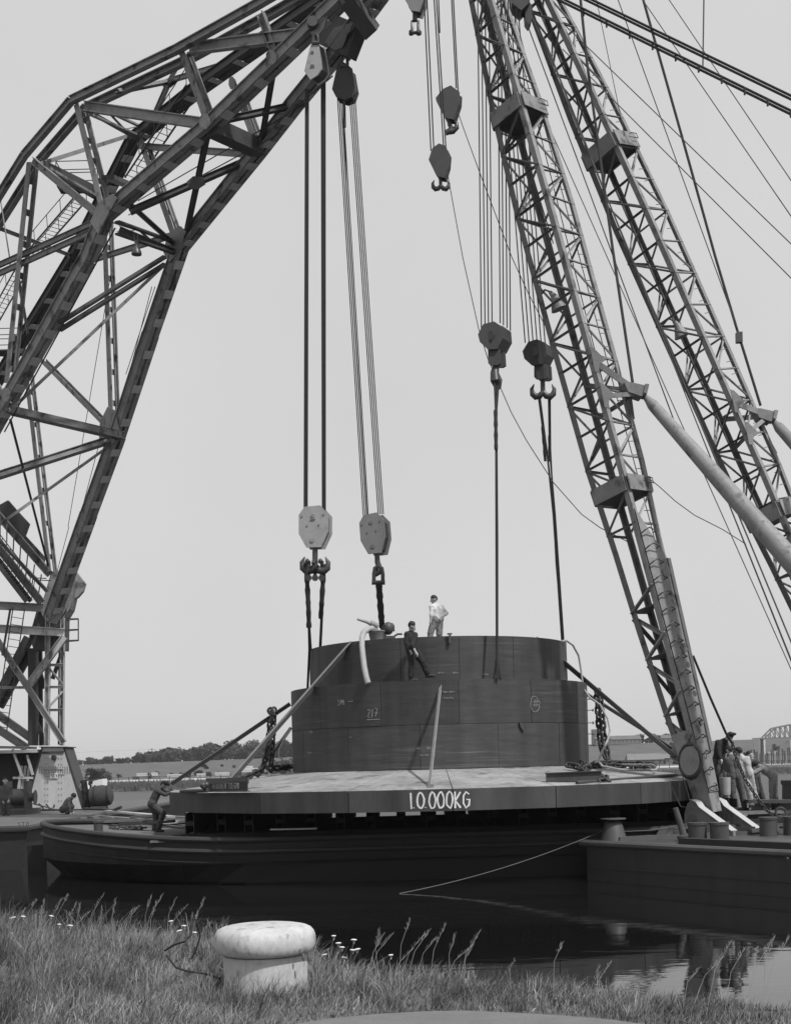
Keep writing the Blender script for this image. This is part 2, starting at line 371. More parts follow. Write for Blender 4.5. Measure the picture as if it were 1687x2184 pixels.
for sgn in (-1, 1):
    rope('gunwale_rail', [(x, BC+sgn*(half(x)+.02), sheer(x)+.02) for x in st], .085, 'hull_grey', barge, 8)
    rope('rubbing_strake', [(x, BC+sgn*(half(x)+.03), sheer(x)-.30) for x in st], .07, 'hull_grey', barge, 8)
    rope('lower_strake', [(x, BC+sgn*(half(x)+.02), sheer(x)-.62) for x in st[4:]], .035, 'barge_hull', barge, 6)
MB().box((-11.9, BC-.05, -.8), (-11.3, BC+.05, 1.1)).build('rudder', 'barge_hull', barge)
# hold coaming and the joists that carry the disc
cm = MB()
for y0 in (BC-4.6, BC+4.5): cm.box((-6.6, y0, 1.0), (20, y0+.1, 1.345))
cm.box((-6.7, BC-4.6, 1.0), (-6.6, BC+4.6, 1.345)); cm.build('hold_coaming', 'barge_hull', barge)
MB().box((-6.5, BC-4.45, .3), (19.9, BC+4.45, .4)).build('hold_floor', 'barge_hull', barge)
for i in range(2):
    x = -5.1+i*2.25
    p = P(618 if i == 0 else 772, 1, 36)
for i, (px, py) in enumerate(((434,1777),(590,1776))):
    q = PZ(px, py, 1.5); bar('bracket', q+V((-.15,-.15,-.3)), q+V((.25,.75,.15)), .1, .25, 'L', 'rail_steel', barge)
add_pl = PZ(335, 1784, 1.44)
for i in range(3):
    x0 = -6.9+i*2.3
    b = MB().box((x0, 36.75, 1.385), (x0+2.25, 37.05, 1.445)); b.build('deck_plank', 'timber', barge)
q = PZ(210, 1778, 1.55); MB().lathe([(.14,0),(.14,.42),(.17,.44),(.17,.5)], 14, (q.x, q.y, 1.42)).build('mooring_post', 'bitt', barge, True)
coil = MB()
for cxp, cyp, n_, r_ in ((160,1766,26,.75),(270,1772,16,.5),(235,1768,10,.3)):
    c = PZ(cxp, cyp, 1.5)
    for i in range(n_):
        a = random.random()*6.3; rr = random.random()**.5*r_; p = c+V((math.cos(a)*rr*1.3, math.sin(a)*rr*.6, random.random()*.12)); d = random.random()*6.3
        coil.tube([p+V((.11*math.cos(d+t*1.05), .11*math.sin(d+t*1.05), .015*math.sin(t*2))) for t in range(7)], .028, 5)
tag(coil.build('rope_heap', 'fender'), 'tangled heap of rope and chain lying on the barge foredeck', 'rope heap', kind='stuff')
for i in range(19):                                   # heavy joists running in depth, the disc rests on them
    x = -5.9+i*.86
    o = bar('joist', V((x, BC-4.9+.4*math.sin(i*2.1), 1.86)), V((x, BC+5.4, 1.86)), .60, .26, 'I', 'joist', None, (0, 0, 1))
    tag(o, 'heavy dark girder laid across the barge under the steel disc', 'girder', 'joists carrying the disc')
for y in (BC-4.55, BC+4.55, BC):
    o = bar('bearer', V((-6.5, y, 1.45)), V((11, y, 1.45)), .2, .3, 'box', 'joist', None, (0, 0, 1))
    tag(o, {BC-4.55: 'long dark bearer on the near hold edge below the joists', BC+4.55: 'long dark bearer on the far hold edge below the joists', BC: 'long dark bearer along the barge middle below the joists'}[y], 'timber')
pk = tag(MB().obox(P(577,1771,35.6), P(676,1769,35.6), .035, .3, (0,0,1)).build('bright_plank', 'white_paint'), 'short pale board lying at the barge edge under the disc', 'board')
for i, (a, b_, z, mt) in enumerate((((230,1732),(365,1744),1.78,'plank_pale'),((195,1742),(330,1752),1.62,'timber'),((250,1750),(400,1752),1.66,'timber'),((300,1741),(420,1747),1.72,'timber'),((160,1748),(260,1760),1.56,'timber'))):
    p, q = PZ(a[0], a[1], z), PZ(b_[0], b_[1], z)
    if q.y > p.y+3: q.y = p.y+3
    tag(MB().obox(p, q, .3, .07, (0, 1, 0)).build('loose_plank', mt), ['pale plank, uppermost of the loose boards on the barge stern', 'dark loose plank nearest the stern end of the pale board', 'dark plank lying low in front of the pale board', 'dark plank on the disc side of the loose boards', 'short dark plank closest to the rope heap'][i], 'plank', 'loose planks on the barge stern')

rc_ = random.Random(11); words = ['splintered', 'broad', 'narrow', 'short', 'wet', 'long', 'thick', 'rough', 'bowed', 'flat']
for i in range(10):
    px, py = rc_.uniform(215, 420), rc_.uniform(1738, 1758); p = PZ(px, py, 1.6+.02*i); an = rc_.uniform(-.5, .35); L_ = rc_.uniform(.8, 2.4); p.y = min(p.y, 44.5+i*.2)
    tag(MB().obox(p, p+V((L_*math.cos(an), L_*math.sin(an), rc_.uniform(-.05, .1))), rc_.uniform(.15, .32), .08, (0, 1, 0)).build('scrap_timber', rc_.choice(('timber', 'joist', 'joist', 'timber', 'plank_pale'))), words[i]+' scrap timber in the litter behind the pushing man', 'timber', 'scrap timber on the barge')
for i, (px, py, rr_) in enumerate(((302,1737,.22),(318,1738,.16),(262,1741,.2))):
    q = PZ(px, py, 1.62); q.y = min(q.y, 46); tag(MB().tube([q, q+V((.1,.3,.02)), q+V((.15,.5,.0))], [rr_, rr_*1.05, rr_*.8], 12).build('mooring_roller', 'bitt', None, True), ['largest dark roller at the far barge edge left of the pushing man', 'small dark roller directly behind the pushing man', 'dark roller nearest the stern at the far barge edge'][i], 'roller')

# ================================================================ THE STEEL CAISSON
KX, KY = 1.43, 42.0
R1, R2, R3 = 4.68, 4.07, 8.62
Z0, Z1, Z2, ZR0, ZR1 = 3.23, 5.77, 7.06, 2.18, 2.74
cai = thing('steel_caisson', 'huge stepped round steel caisson on a wide flat disc, hanging from four hooks', 'caisson', (KX, KY, ZR0))
def cylpt(R, a, z): return V((KX+R*math.sin(a), KY-R*math.cos(a), z))      # a = 0 faces the camera
def drum(name, R, z0, z1, nseg, rows, off):
    sh = MB()
    prof = [(R-.05, z0), (R-.05, z1-.02), (R-.09, z1-.02), (R-.09, z0)]
    k = 64; vv, ff = [], []
    for r, z in prof:
        for j in range(k): vv.append(cylpt(r, 2*math.pi*j/k, z))
    for i in range(3):
        for j in range(k): ff.append((i*k+j, i*k+(j+1) % k, (i+1)*k+(j+1) % k, (i+1)*k+j))
    d = sh.raw(vv, ff).build(name, 'caisson', cai, True, origin=(KX, KY, z0))
    da = 2*math.pi/nseg
    for r in range(rows):
        za, zb = z0+(z1-z0)*r/rows, z0+(z1-z0)*(r+1)/rows
        for s in range(nseg):
            a0 = off+s*da+(da/2 if r % 2 else 0); pr = random.uniform(0, .012); g = .006/R; m = 8
            b = MB(); ring = []
            for t in range(m+1):
                a = a0+g+(da-2*g)*t/m
                ring.append([cylpt(R-.049, a, za+.006), cylpt(R+pr, a, za+.006), cylpt(R+pr, a, zb-.006), cylpt(R-.049, a, zb-.006)])
            b.raw([p for q in ring for p in q], [(i*4+j, i*4+(j+1) % 4, i*4+4+(j+1) % 4, i*4+4+j) for i in range(m) for j in range(4)]+[(0,1,2,3), (4*m,4*m+1,4*m+2,4*m+3)])
            b.build('plate', 'caisson', d, True)
    return d
low = drum('lower_drum', R1, Z0, Z1, 13, 2, .33)
upp = drum('upper_drum', R2, Z1+.01, Z2, 15, 1, .12)
def annulus(name, r0, r1, z, mt, th=.03, k=64):
    vv = []
    for r, zz in ((r0, z), (r1, z), (r1, z-th), (r0, z-th)):
        for j in range(k): vv.append(cylpt(r, 2*math.pi*j/k, zz))
    return MB().raw(vv, [(i*k+j, i*k+(j+1) % k, ((i+1) % 4)*k+(j+1) % k, ((i+1) % 4)*k+j) for i in range(4) for j in range(k)]).build(name, mt, cai, origin=(KX, KY, z))
annulus('ledge', R2-.06, R1-.06, Z1-.015, 'caisson')
annulus('top_deck', .02, R2-.1, Z2-.16, 'rim')
# disc: radial roof plates, rim panels, dark soffit
NS = 20; da = 2*math.pi/NS
soff = [cylpt(R3-.02, s*da, ZR0+.02) for s in range(NS)]
under = MB().prism(soff, (0, 0, .06)).build('disc_soffit', 'barge_hull', cai, origin=(KX, KY, ZR0))
roof = MB().prism([cylpt(R1+.05, 2*math.pi*j/48, Z0-.30) for j in range(48)], (0, 0, .25)).build('disc_core', 'rim', cai, origin=(KX, KY, Z0-.3))
for s in range(NS):
    a0, a1 = s*da+.0015, (s+1)*da-.0015
    q = [cylpt(R1-.03, a0, Z0+.0), cylpt(R1-.03, a1, Z0+.0), cylpt(R3-.012, a1, ZR1-.006), cylpt(R3-.012, a0, ZR1-.006)]
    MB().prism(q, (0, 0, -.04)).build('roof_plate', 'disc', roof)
    a0, a1 = s*da+.0008, (s+1)*da-.0008
    q = [cylpt(R3-.03, a0, ZR0), cylpt(R3-.03, a1, ZR0), cylpt(R3-.03, a1, ZR1), cylpt(R3-.03, a0, ZR1)]
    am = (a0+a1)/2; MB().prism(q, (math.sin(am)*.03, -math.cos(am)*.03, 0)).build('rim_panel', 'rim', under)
for z in (4.95, 4.2, 3.85, 5.3, 4.55):                # studs on the right flank
    p = cylpt(R1+.005, 1.50, z); MB().cyl(p, p+V((.16, 0, 0)), .014, None, 8).cyl(p+V((.16, 0, 0)), p+V((.20, 0, 0)), .045, None, 8).build('stud', 'rail_steel', cai)
p = cylpt(R2+.02, .055, Z2+.05); MB().box((p.x-.03, p.y-.08, Z2-.22), (p.x+.03, p.y-.015, Z2+.04)).box((p.x-.07, p.y-.08, Z2+.041), (p.x+.07, p.y+.1, Z2+.07)).build('clip', 'bitt', cai)
q = PL(1111, 1550, V((KX-3, KY-4.2, 0)), V((KX+3, KY-4.2, 0))); a = math.asin((q.x-KX)/R1)
MB().prism([cylpt(R1+.01, a-.012, q.z+.12), cylpt(R1+.01, a+.018, q.z+.05), cylpt(R1+.01, a+.02, q.z-.16), cylpt(R1+.01, a-.004, q.z-.03)], (0, -.06, 0)).build('lug', 'bitt', cai)
# painted weight and chalk marks
def on_rim(s, t, off):                                # flat facet of the rim in front
    k = math.floor(s/(2*R3*math.sin(da/2))); L = 2*R3*math.sin(da/2); u = (s-k*L)/L
    a, b = cylpt(R3, k*da, ZR0), cylpt(R3, (k+1)*da, ZR0); am = (k+.5)*da
    return a.lerp(b, u)+V((math.sin(am)*(off+.006), -math.cos(am)*(off+.006), t))
x0 = PL(873, 1710, V((0, KY-R3, 0)), V((1, KY-R3, 0))).x-KX
lettering('weight_mark', '1.0.000KG', on_rim, x0, .075, .41, .20, .018, .042, 'paint_mark', cai, jit=.03)
def on_low(s, t, off): return cylpt(R1+.012+off, s/R1, Z0+t)
def on_upp(s, t, off): return cylpt(R2+.012+off, s/R2, Z1+t)
def spot(px, py, R=R1):                               # pixel -> (arc length, height) on the drum
    d = ray(px, py); o = V((-KX, -KY)); dd = V((d.x, d.y)); b_ = o.dot(dd)/dd.dot(dd); c_ = (o.dot(o)-R*R)/dd.dot(dd)
    t = -b_-math.sqrt(max(0, b_*b_-c_)); p = V((0, 0, H))+d*t
    return math.atan2(p.x-KX, KY-p.y)*R, p.z
for nm, tx, px, py, hg, wd, lw in (('chalk_number','217',783,1532,.24,.13,.014),('chalk_number','_',783,1537,.02,.42,.016),('chalk_mark','3M',720,1506,.15,.11,.014),
        ('chalk_mark','-',742,1502,.1,.24,.012),('chalk_mark','-',745,1578,.1,.14,.012),('chalk_cross','#',1134,1514,.34,.30,.012),('chalk_ring','@',1131,1521,.46,.34,.012),
        ('chalk_note','~~',944,1482,.12,.16,.012),('chalk_note','~~',946,1494,.10,.13,.012),('chalk_note','~ ~',888,1603,.14,.12,.010),('chalk_note','~~~',895,1616,.09,.13,.010),
        ('chalk_note','~',662,1570,.2,.2,.008),('chalk_note','~',657,1612,.14,.3,.008)):
    s, z = spot(px, py); lettering(nm, tx, on_low, s, z-Z0, hg, wd, .03, lw, 'chalk', cai, jit=.06)
for px, py in ((934, 1441), (965, 1441), (1030, 1444)):
    s, z = spot(px, py, R2); lettering('chalk_note', '~', on_upp, s, z-Z1, .12, .16, .02, .012, 'chalk', cai)
for nm, pts, w in (('weld_seam', [(R1, .0)], 0),): pass
# fittings lying on the disc: board with the warning, girders, pipes
def disc_z(x, y):
    r = math.hypot(x-KX, y-KY); return ZR1+(Z0-ZR1)*min(1, max(0, (R3-r)/(R3-R1)))
pa, pb = P(443, 1680, 36.6), P(527, 1680, 35.2)
za = 2.80
sb = thing('warning_board', 'dark lettered warning board on edge at the left rim of the disc', 'board', (pa.x, pa.y, za))
A_, B_ = V((pa.x, pa.y, za)), V((pb.x, pb.y, za))
bo = MB().prism([A_, B_, B_+V((0,0,.25)), A_+V((0,0,.25))], (.02, .05, 0)).build('panel', 'sign', sb)
MB().obox(A_+V((-.04,.02,.27)), B_+V((.04,.02,.27)), .16, .035, (0,0,1)).build('top_flange', 'rail_steel', sb)
MB().obox(A_+V((-.04,-.04,-.015)), B_+V((.04,-.04,-.015)), .03, .14, (0,0,1)).build('bottom_flange', 'rail_steel', sb)
dx_ = (B_-A_).normalized(); nn = V((dx_.y, -dx_.x, 0))
lettering('lettering', 'VERBODEN TOEGAN', lambda s, t, o: A_+dx_*s+V((0, 0, t))+nn*(o+.002), .24, .05, .16, .068, .018, .018, 'hemp', sb, jit=.04)
pa, pb = P(1165, 1674, 34.6), P(1283, 1667, 35.0); za = disc_z(pa.x, pa.y)+.02; zb = disc_z(pb.x, pb.y)+.02
g = thing('steel_girder', 'rusty steel girder lying on the right rim of the disc beside a chain', 'girder', pa)
A_, B_ = V((pa.x, pa.y, 2.84)), V((pb.x, pb.y, 2.86))
MB().obox(A_+V((0,0,.11)), B_+V((0,0,.11)), .2, .025, (0,0,1)).build('web', 'rim', g)
MB().obox(A_+V((0,0,.22)), B_+V((0,0,.22)), .025, .16, (0,0,1)).build('flange', 'rim', g)
MB().obox(A_+V((0,0,-.0)), B_+V((0,0,-.0)), .025, .16, (0,0,1)).build('flange', 'rim', g)
tag(rope('steel_pipe', [P(1230,1672,34.3), P(1481,1652,38.2)], .05, 'rim'), 'thin steel pipe lying along the right rim of the disc', 'pipe')
tag(rope('steel_pipe', [P(386,1690,37.9), P(443,1688,36.2)], .055, 'rim'), 'short pipe lying on the rim between the pushing man and the warning board', 'pipe')
ring = MB()
for i, (px, py) in enumerate(((436,1684),(440,1680),(433,1681))): ring.ell(P(px, py, 35.9)+V((0,0,.05)), (.09,.09,.09))
tag(ring.build('shackle_bow', 'hook', None, True), 'dark round shackle at the left end of the warning board', 'shackle')
rope('lifting_eye', [P(666,1687,35)+V((0,0,0)), P(668,1700,35), P(666,1712,35)], .03, 'rail_steel', cai)
# raking props around the drum
def prop(a, Ya, b, Yb, w, mt, label):
    p, q = P(*a, Ya), P(*b, Yb); o = thing('raking_prop', label, 'prop', p, 'raking props around the caisson')
    bar('timber_strut', p, q, w, w*.8, 'L', mt, o, (.5, -.8, .2)); d = (q-p).normalized()
    bar('foot_shoe', p-d*.02, p+d*.16, w*1.5, w*1.5, 'box', 'rail_steel', o); return o
prop((486,1675), 39.7, (752,1373), 38.95, .19, 'prop_light', 'long pale raking prop from the left of the disc to the top drum')
prop((357,1680), 42.3, (619,1503), 42.6, .17, 'prop', 'long dark raking prop from the far left disc edge to the lower drum')
prop((548,1655), 45.0, (621,1556), 44.0, .14, 'prop', 'short dark prop half hidden behind the chain on the left')
prop((1446,1616), 43.5, (1148,1363), 40.2, .21, 'prop', 'long dark raking prop from the top drum down to the right mast foot')
prop((1437,1597), 46.0, (1253,1480), 43.5, .17, 'prop', 'dark raking prop from the lower drum to the right disc edge, behind another')
prop((917,1688), 33.85, (941,1467), 37.34, .11, 'prop_light', 'slim pale upright stick leaning on the front of the lower drum')
# pump with hose on the top deck
pc = P(800, 1352, 39.4)
pu = thing('motor_pump', 'small motor pump with a nozzle standing on the drum top edge', 'pump', (pc.x, pc.y, Z2-.15))
b = MB().lathe([(.16,0),(.24,.42),(.26,.44),(.26,.47),(.2,.47)], 16, (pc.x+.04, pc.y, Z2-.12)); b.build('bucket', 'pump', pu, True)
MB().ell(P(828,1342,39.6), (.16,.2,.2)).cyl(P(820,1342,39.5), P(836,1338,39.7), .12).box((pc.x+.22, pc.y+.1, Z2-.15), (pc.x+.6, pc.y+.6, Z2+.2)).build('motor', 'bitt', pu, True)
MB().tube([P(762,1322,39.3), P(782,1328,39.35), P(796,1334,39.4), P(801,1345,39.4), P(800,1358,39.4)], [.035,.05,.075,.09,.10], 10).build('nozzle', 'pump', pu, True)
MB().cyl(P(790,1330,39.35), P(806,1338,39.4), .09).build('valve', 'pump', pu, True)
rope('frame_bar', [P(775,1368,39.2), P(778,1348,39.3), P(790,1342,39.4)], .03, 'bitt', pu)
for a in (((834,1368),(842,1358),(848,1354),(858,1354)), ((822,1358),(824,1350),(832,1346),(842,1346))):
    rope('handle', [P(x, y, 40.4) for x, y in a], .035, 'bitt', pu)
hs = [(797,1341,39.4),(786,1343,39.2),(776,1350,38.9),(772,1362,38.55),(772,1380,38.3),(774,1400,38.1),(777,1425,37.95),(781,1445,37.8),(785,1459,37.75)]
tag(rope('suction_hose', [P(*a) for a in hs], .085, 'hose', None, 10), 'thick pale hose hanging from the pump down to the drum ledge', 'hose')

# ================================================================ LEFT CRANE PONTOON
LZ = 1.68
lp = thing('crane_pontoon', 'broad dark pontoon at left with a deckhouse and the big bent crane', 'pontoon', (-20, 55, 0))
MB().prism([(-34,44.3,-.4),(-13.4,44.3,-.4),(-12.6,44.0,.2),(-12.25,43.8,LZ-.02),(-34,43.8,LZ-.02)], (0, 34, 0)).build('hull', 'hull_grey', lp)
MB().box((-34,43.9,LZ-.019),(-12.35,77.6,LZ)).build('deck', 'deck', lp)
rope('rubbing_strake', [(-34,43.75,LZ-.1),(-12.25,43.75,LZ-.1),(-12.18,77.8,LZ-.1)], .11, 'hull_grey', lp, 8)
A_ = P(38, 1764, 43.78)
lettering('hull_letters', 'STO', lambda s, t, o: A_+V((s, -o-.01, t)), 0, 0, .12, .09, .05, .02, 'rim', lp)
def LP(px, py, Y=60.0): return P(px, py, Y)
# pale trapezoid pedestal
ped = [LP(92,1596), LP(134,1596), LP(174,1727), LP(58,1727)]
pd = MB().prism(ped, (0, .06, 0)).build('pedestal_plate', 'pale_paint', lp)
MB().prism([LP(134,1596), LP(139,1596), LP(180,1727), LP(174.3,1727)], (0, 1.6, 0)).build('pedestal_flange', 'crane_dark', pd)
MB().prism([LP(88,1596), LP(91.8,1596), LP(57.8,1727), LP(54,1727)], (0, 1.6, 0)).build('pedestal_flange', 'crane_dark', pd)
MB().prism([LP(84,1594,59.9), LP(142,1594,59.9), LP(142,1596,59.9), LP(84,1596,59.9)], (0, 1.8, 0)).build('pedestal_cap', 'crane_dark', pd)
for yy in (1641, 1652): MB().prism([LP(108-(yy-1596)*.26,yy,59.98), LP(121+(yy-1596)*.30,yy,59.98), LP(121+(yy-1593)*.30,yy+1,59.98), LP(108-(yy-1593)*.26,yy+1,59.98)], (0, -.02, 0)).build('seam_strip', 'tower_paint', pd)
rv = MB()
for i in range(14):
    for j in range(4): rv.ell(LP(84+i*5, 1638+j*4, 59.98), (.022,.02,.022), 5, 3)
for i in range(9):
    for xx in (96,102,125,131): rv.ell(LP(xx, 1606+i*13, 59.98), (.022,.02,.022), 5, 3)
rv.build('rivets', 'bitt', pd)
MB().cyl(LP(115,1618,59.9), LP(115,1618,59.99), .13).cyl(LP(115,1618,59.8), LP(115,1618,59.9), .07).build('bearing_boss', 'bitt', pd, True)
np_ = MB().prism([LP(107,1651,59.95), LP(123,1651,59.95), LP(123,1662,59.95), LP(107,1662,59.95)], (0, .03, 0)).build('number_plate', 'flower', pd)
A_ = LP(108.5, 1660, 59.94)
lettering('number', '5224', lambda s, t, o: A_+V((s, -o, t)), .02, 0, .15, .055, .018, .018, 'sign', pd, jit=.02)
# deckhouse under the roof: solid dark box, shade of the open inside put into the colour
MB().box((-34, 60.6, LZ), (-17.1, 66, 4.35)).build('deckhouse', 'joist', lp)
MB().box((-34, 59.7, 4.36), (-16.2, 66.4, 4.5)).build('deckhouse_roof', 'tower_paint', lp)
for a, b in (((27,1600),(48,1660)),((58,1612),(70,1655)),((28,1661),(70,1661))): MB().obox(LP(*a,59.9), LP(*b,59.9), .12, .1).build('house_post', 'tower_paint', lp)
for i, px in enumerate((38,46,54)): MB().prism([LP(px+6,1635,60.3), LP(px+11,1635,60.3), LP(px+4,1692,60.3), LP(px-3,1692,60.3)], (0,.1,0)).build('striped_panel', 'pale_paint' if i % 2 == 0 else 'tower_paint', lp)
# winch
w = thing('deck_winch', 'dark rope winch with a warping drum on the left pontoon deck', 'winch', LP(35, 1730, 57))
MB().cyl(LP(20,1702,57), LP(58,1702,57), .36, None, 18).build('rope_drum', 'bitt', w, True)
MB().tube([LP(60,1702,57), LP(66,1702,57), LP(70,1702,57), LP(76,1702,57)], [.3,.17,.17,.32], 16).build('warping_end', 'rail_steel', w, True)
for px in (18, 60): MB().obox(V((LP(px,1702,57).x, 57, LZ)), V((LP(px,1702,57).x, 57, 3.1)), .16, .7, (1,0,0)).build('side_frame', 'bitt', w)
MB().cyl(LP(0,1712,56.5), LP(4,1712,56.5), .55, None, 18).build('gear_wheel', 'crane_dark', w, True)
MB().box((LP(0,1720,56).x-2, 55.8, LZ), (LP(58,1720,56).x, 58.2, LZ+.22)).build('bed', 'bitt', w)
MB().obox(LP(70,1716,57), LP(112,1727,57), .05, .05).build('brake_lever', 'bitt', w)
# fender, bench of light, small deck things
fd = thing('barrel_fender', 'fat rope-bound barrel fender at the right end of the left pontoon', 'fender', LP(215, 1725, 60))
c0, c1 = LP(192,1703,60), LP(240,1697,60)
MB().tube([c0.lerp(c1, t) for t in (0,.05,.3,.6,.9,1)], [.3,.45,.5,.5,.42,.25], 16).build('barrel', 'fender', fd, True)
for t in (.25, .8): MB().tube([c0.lerp(c1, t), c0.lerp(c1, t+.05)], [.53-.07*(t > .5)]*2, 16).build('binding', 'rope', fd, True)
MB().box((c0.x+.2, 59.6, LZ), (c1.x-.3, 60.4, 1.85)).build('cradle', 'bitt', fd)
tag(MB().prism([LP(194,1669,61), LP(219,1663,61), LP(219,1681,61), LP(194,1685,61)], (.1, .5, 0)).build('white_crate', 'flower'), 'long white crate lying on top of the barrel fender', 'crate')
for i, (a, b) in enumerate((((93,1727),(83,1716)),((106,1727),(98,1717)),((114,1726),(116,1718)))): MB().obox(LP(*a,57.5), LP(*b,57.5), .06, .06).build('lever', 'bitt', lp)
rope('mooring_line', [LP(180,1727,58), LP(220,1728,56), LP(240,1731,54), LP(258,1724,52)], .06, 'fender', lp)

# ================================================================ LEFT CRANE (bent lattice boom)
Df, Dh = P(112,1310,60), P(770,35,40.5)
Dk = PL(385,530, Df, Dh)
d_ = ray(225,455); Ck = V((0,0,H))+d_*((Dk.z-H)/d_.z); Ch = P(718,6,39.8)
def C(px, py): return PL(px, py, Ck, Ch)
def D(px, py): return PL(px, py, Df, Dh)
WD = (Dk-Ck); WD.z = 0; WD.normalize()
cb = thing('bent_boom_crane', 'tall riveted lattice crane with a bent boom reaching in from the left', 'crane', Df)
def seg_channels(b, p, q, size, gap, fl=.115, t=.03):
    z = (q-p).normalized(); w = (WD-z*WD.dot(z)).normalized(); d = z.cross(w)
    for s in (-1, 1):
        o = w*(s*(gap/2))
        b.obox(p+o, q+o, t, size, w)
        for e in (-1, 1): b.obox(p+o+w*(s*.05)+d*(e*(size/2-t/2-.004)), q+o+w*(s*.05)+d*(e*(size/2-t/2-.004)), .075, t, w)
        for e in (-1, 1): b.obox(p+o-w*(s*(fl/2+.01))*1.0+d*(e*(size/2-t/2)), q+o-w*(s*(fl/2+.01))+d*(e*(size/2-t/2)), fl, t, w)
    return z, w, d
def chord(pts, size, gap, mt='crane_paint', step=1.15, name='boom_chord', battens=True, both=True, bl=.34):
    b = MB(); fr = []
    n_ = len(pts)-1; sz = size if isinstance(size, tuple) else (size, size); gp = gap if isinstance(gap, tuple) else (gap, gap)
    for i, (p, q) in enumerate(zip(pts, pts[1:])):
        k = min(1, i/4); s_, g_ = sz[0]+(sz[1]-sz[0])*k, gp[0]+(gp[1]-gp[0])*k
        fr.append((p, q)+seg_channels(b, p, q, s_, g_)+(s_, g_))
    o = b.build(name, mt, cb, origin=pts[0])
    if battens:
        for p, q, z, w, d, size, gap in fr:
            L = (q-p).length; k = int(L/step)
            for i in range(k):
                c = p+z*((i+.5)*L/k)
                for e in ((-1, 1) if both else (1,)):
                    bar('batten_plate', c-z*bl/2+d*(e*(size/2+.012)), c+z*bl/2+d*(e*(size/2+.012)), gap+.06, .02, 'box', 'batten_paint', o, w)
    return o
cD = chord([D(*a) for a in ((110,1318),(189,1098),(250,931),(321,714),(385,528),(551,322),(628,222),(720,110),(812,-15))], (.48, .38), (.44, .34))
cC = chord([C(*a) for a in ((-120,1103),(20,850),(187,553),(225,458),(448,268),(590,132),(720,6),(800,-72))], (.42, .38), (.38, .34))
cA = chord([C(*a) for a in ((-120,640),(-20,477),(67,338),(167,222),(391,115),(563,20),(700,-60))], .27, .72, battens=False)
cB = chord([D(*a) for a in ((-60,900),(53,717),(157,548),(285,298),(434,180),(600,62),(720,-20))], .34, .38, 'crane_dark', step=1.6)  # darker copy of the boom paint, this chord's shade put into the colour
def beam(p, q, w, h, prof='I', par=None, mt='crane_paint', name='boom_brace', hint=None):
    return bar(name, p, q, w, h, prof, mt, par or cC, hint or WD)
def lattice_post(p, q, gap, par, mt='crane_paint', name='boom_post', wid=.13, n=5):
    """two channels joined by battens"""
    z = (q-p).normalized(); s = (WD-z*WD.dot(z)).normalized(); b = MB()
    for e in (-1, 1): b.obox(p+s*(e*gap/2), q+s*(e*gap/2), .05, .22, s); b.obox(p+s*(e*(gap/2-.05)), q+s*(e*(gap/2-.05)), .09, .03, s)
    for i in range(n):
        c = p.lerp(q, (i+.5)/n); b.obox(c-z*.12+z.cross(s)*-.12, c+z*.12+z.cross(s)*-.12, gap, .02, s)
    return b.build(name, mt, par)
# near side plane (A-C)
lattice_post(C(172,228), C(226,445), .42, cA)
lattice_post(C(397,118), C(449,258), .42, cA, n=4)
lattice_post(C(70,350), C(22,820), .36, cA, n=7)
beam(C(180,227), C(436,264), .2, .34, par=cA)
beam(C(70,343), C(215,462), .2, .24, par=cA)
beam(C(405,104), C(640,74), .2, .36, par=cA)
beam(C(556,30), C(590,120), .2, .24, par=cA)
for o_ in (-9, 9): beam(C(205,482+o_), C(-40,592+o_), .12, .20, par=cC)
beam(C(22,560), C(0,420), .05, .05, 'rod', cA)
beam(C(18,865), C(-120,640), .2, .24, par=cC)
# far side plane (B-D)
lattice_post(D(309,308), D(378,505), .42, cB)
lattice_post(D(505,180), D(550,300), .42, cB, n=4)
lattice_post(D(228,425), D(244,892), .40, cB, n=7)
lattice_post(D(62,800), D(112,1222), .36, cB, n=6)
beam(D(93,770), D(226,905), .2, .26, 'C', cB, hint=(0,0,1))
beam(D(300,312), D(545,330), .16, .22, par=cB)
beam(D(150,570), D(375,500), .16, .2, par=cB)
# between the planes: portals, laterals
def lac(p, q, w, h, par, n=5, mt='crane_paint'):
    b = MB(); up = V((0,0,1))
    for e in (-1, 1): b.obox(p+up*(e*h/2), q+up*(e*h/2), .07, w, up)
    for i in range(n):
        a, c = p.lerp(q, i/n), p.lerp(q, (i+1)/n); s = 1 if i % 2 else -1
        b.obox(a+up*(s*h/2), c-up*(s*h/2), .03, .1, up)
    return b.build('portal_girder', mt, par)
MB().obox(C(12,880), D(262,938), .05, .42, (0,0,1)).obox(C(12,866), D(262,924), .03, .3, (0,0,1)).obox(C(12,880)+V((0,-.2,.12)), D(262,938)+V((0,-.2,.12)), .24, .04, (0,0,1)).build('portal_girder', 'crane_paint', cC)
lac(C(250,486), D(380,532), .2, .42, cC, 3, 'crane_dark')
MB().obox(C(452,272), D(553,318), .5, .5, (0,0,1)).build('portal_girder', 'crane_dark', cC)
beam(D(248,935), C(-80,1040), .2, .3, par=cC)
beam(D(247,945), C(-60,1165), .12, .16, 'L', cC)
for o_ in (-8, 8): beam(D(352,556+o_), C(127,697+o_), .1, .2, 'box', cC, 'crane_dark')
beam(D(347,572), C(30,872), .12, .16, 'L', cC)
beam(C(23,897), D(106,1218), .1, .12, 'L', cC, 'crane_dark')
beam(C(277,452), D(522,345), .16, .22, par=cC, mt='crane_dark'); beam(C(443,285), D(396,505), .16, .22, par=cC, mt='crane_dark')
MB().prism([P(x, y, 44.6) for x, y in ((398,388),(412,376),(434,378),(438,392),(420,404),(402,400))], (0,.06,0)).build('gusset', 'crane_dark', cC)
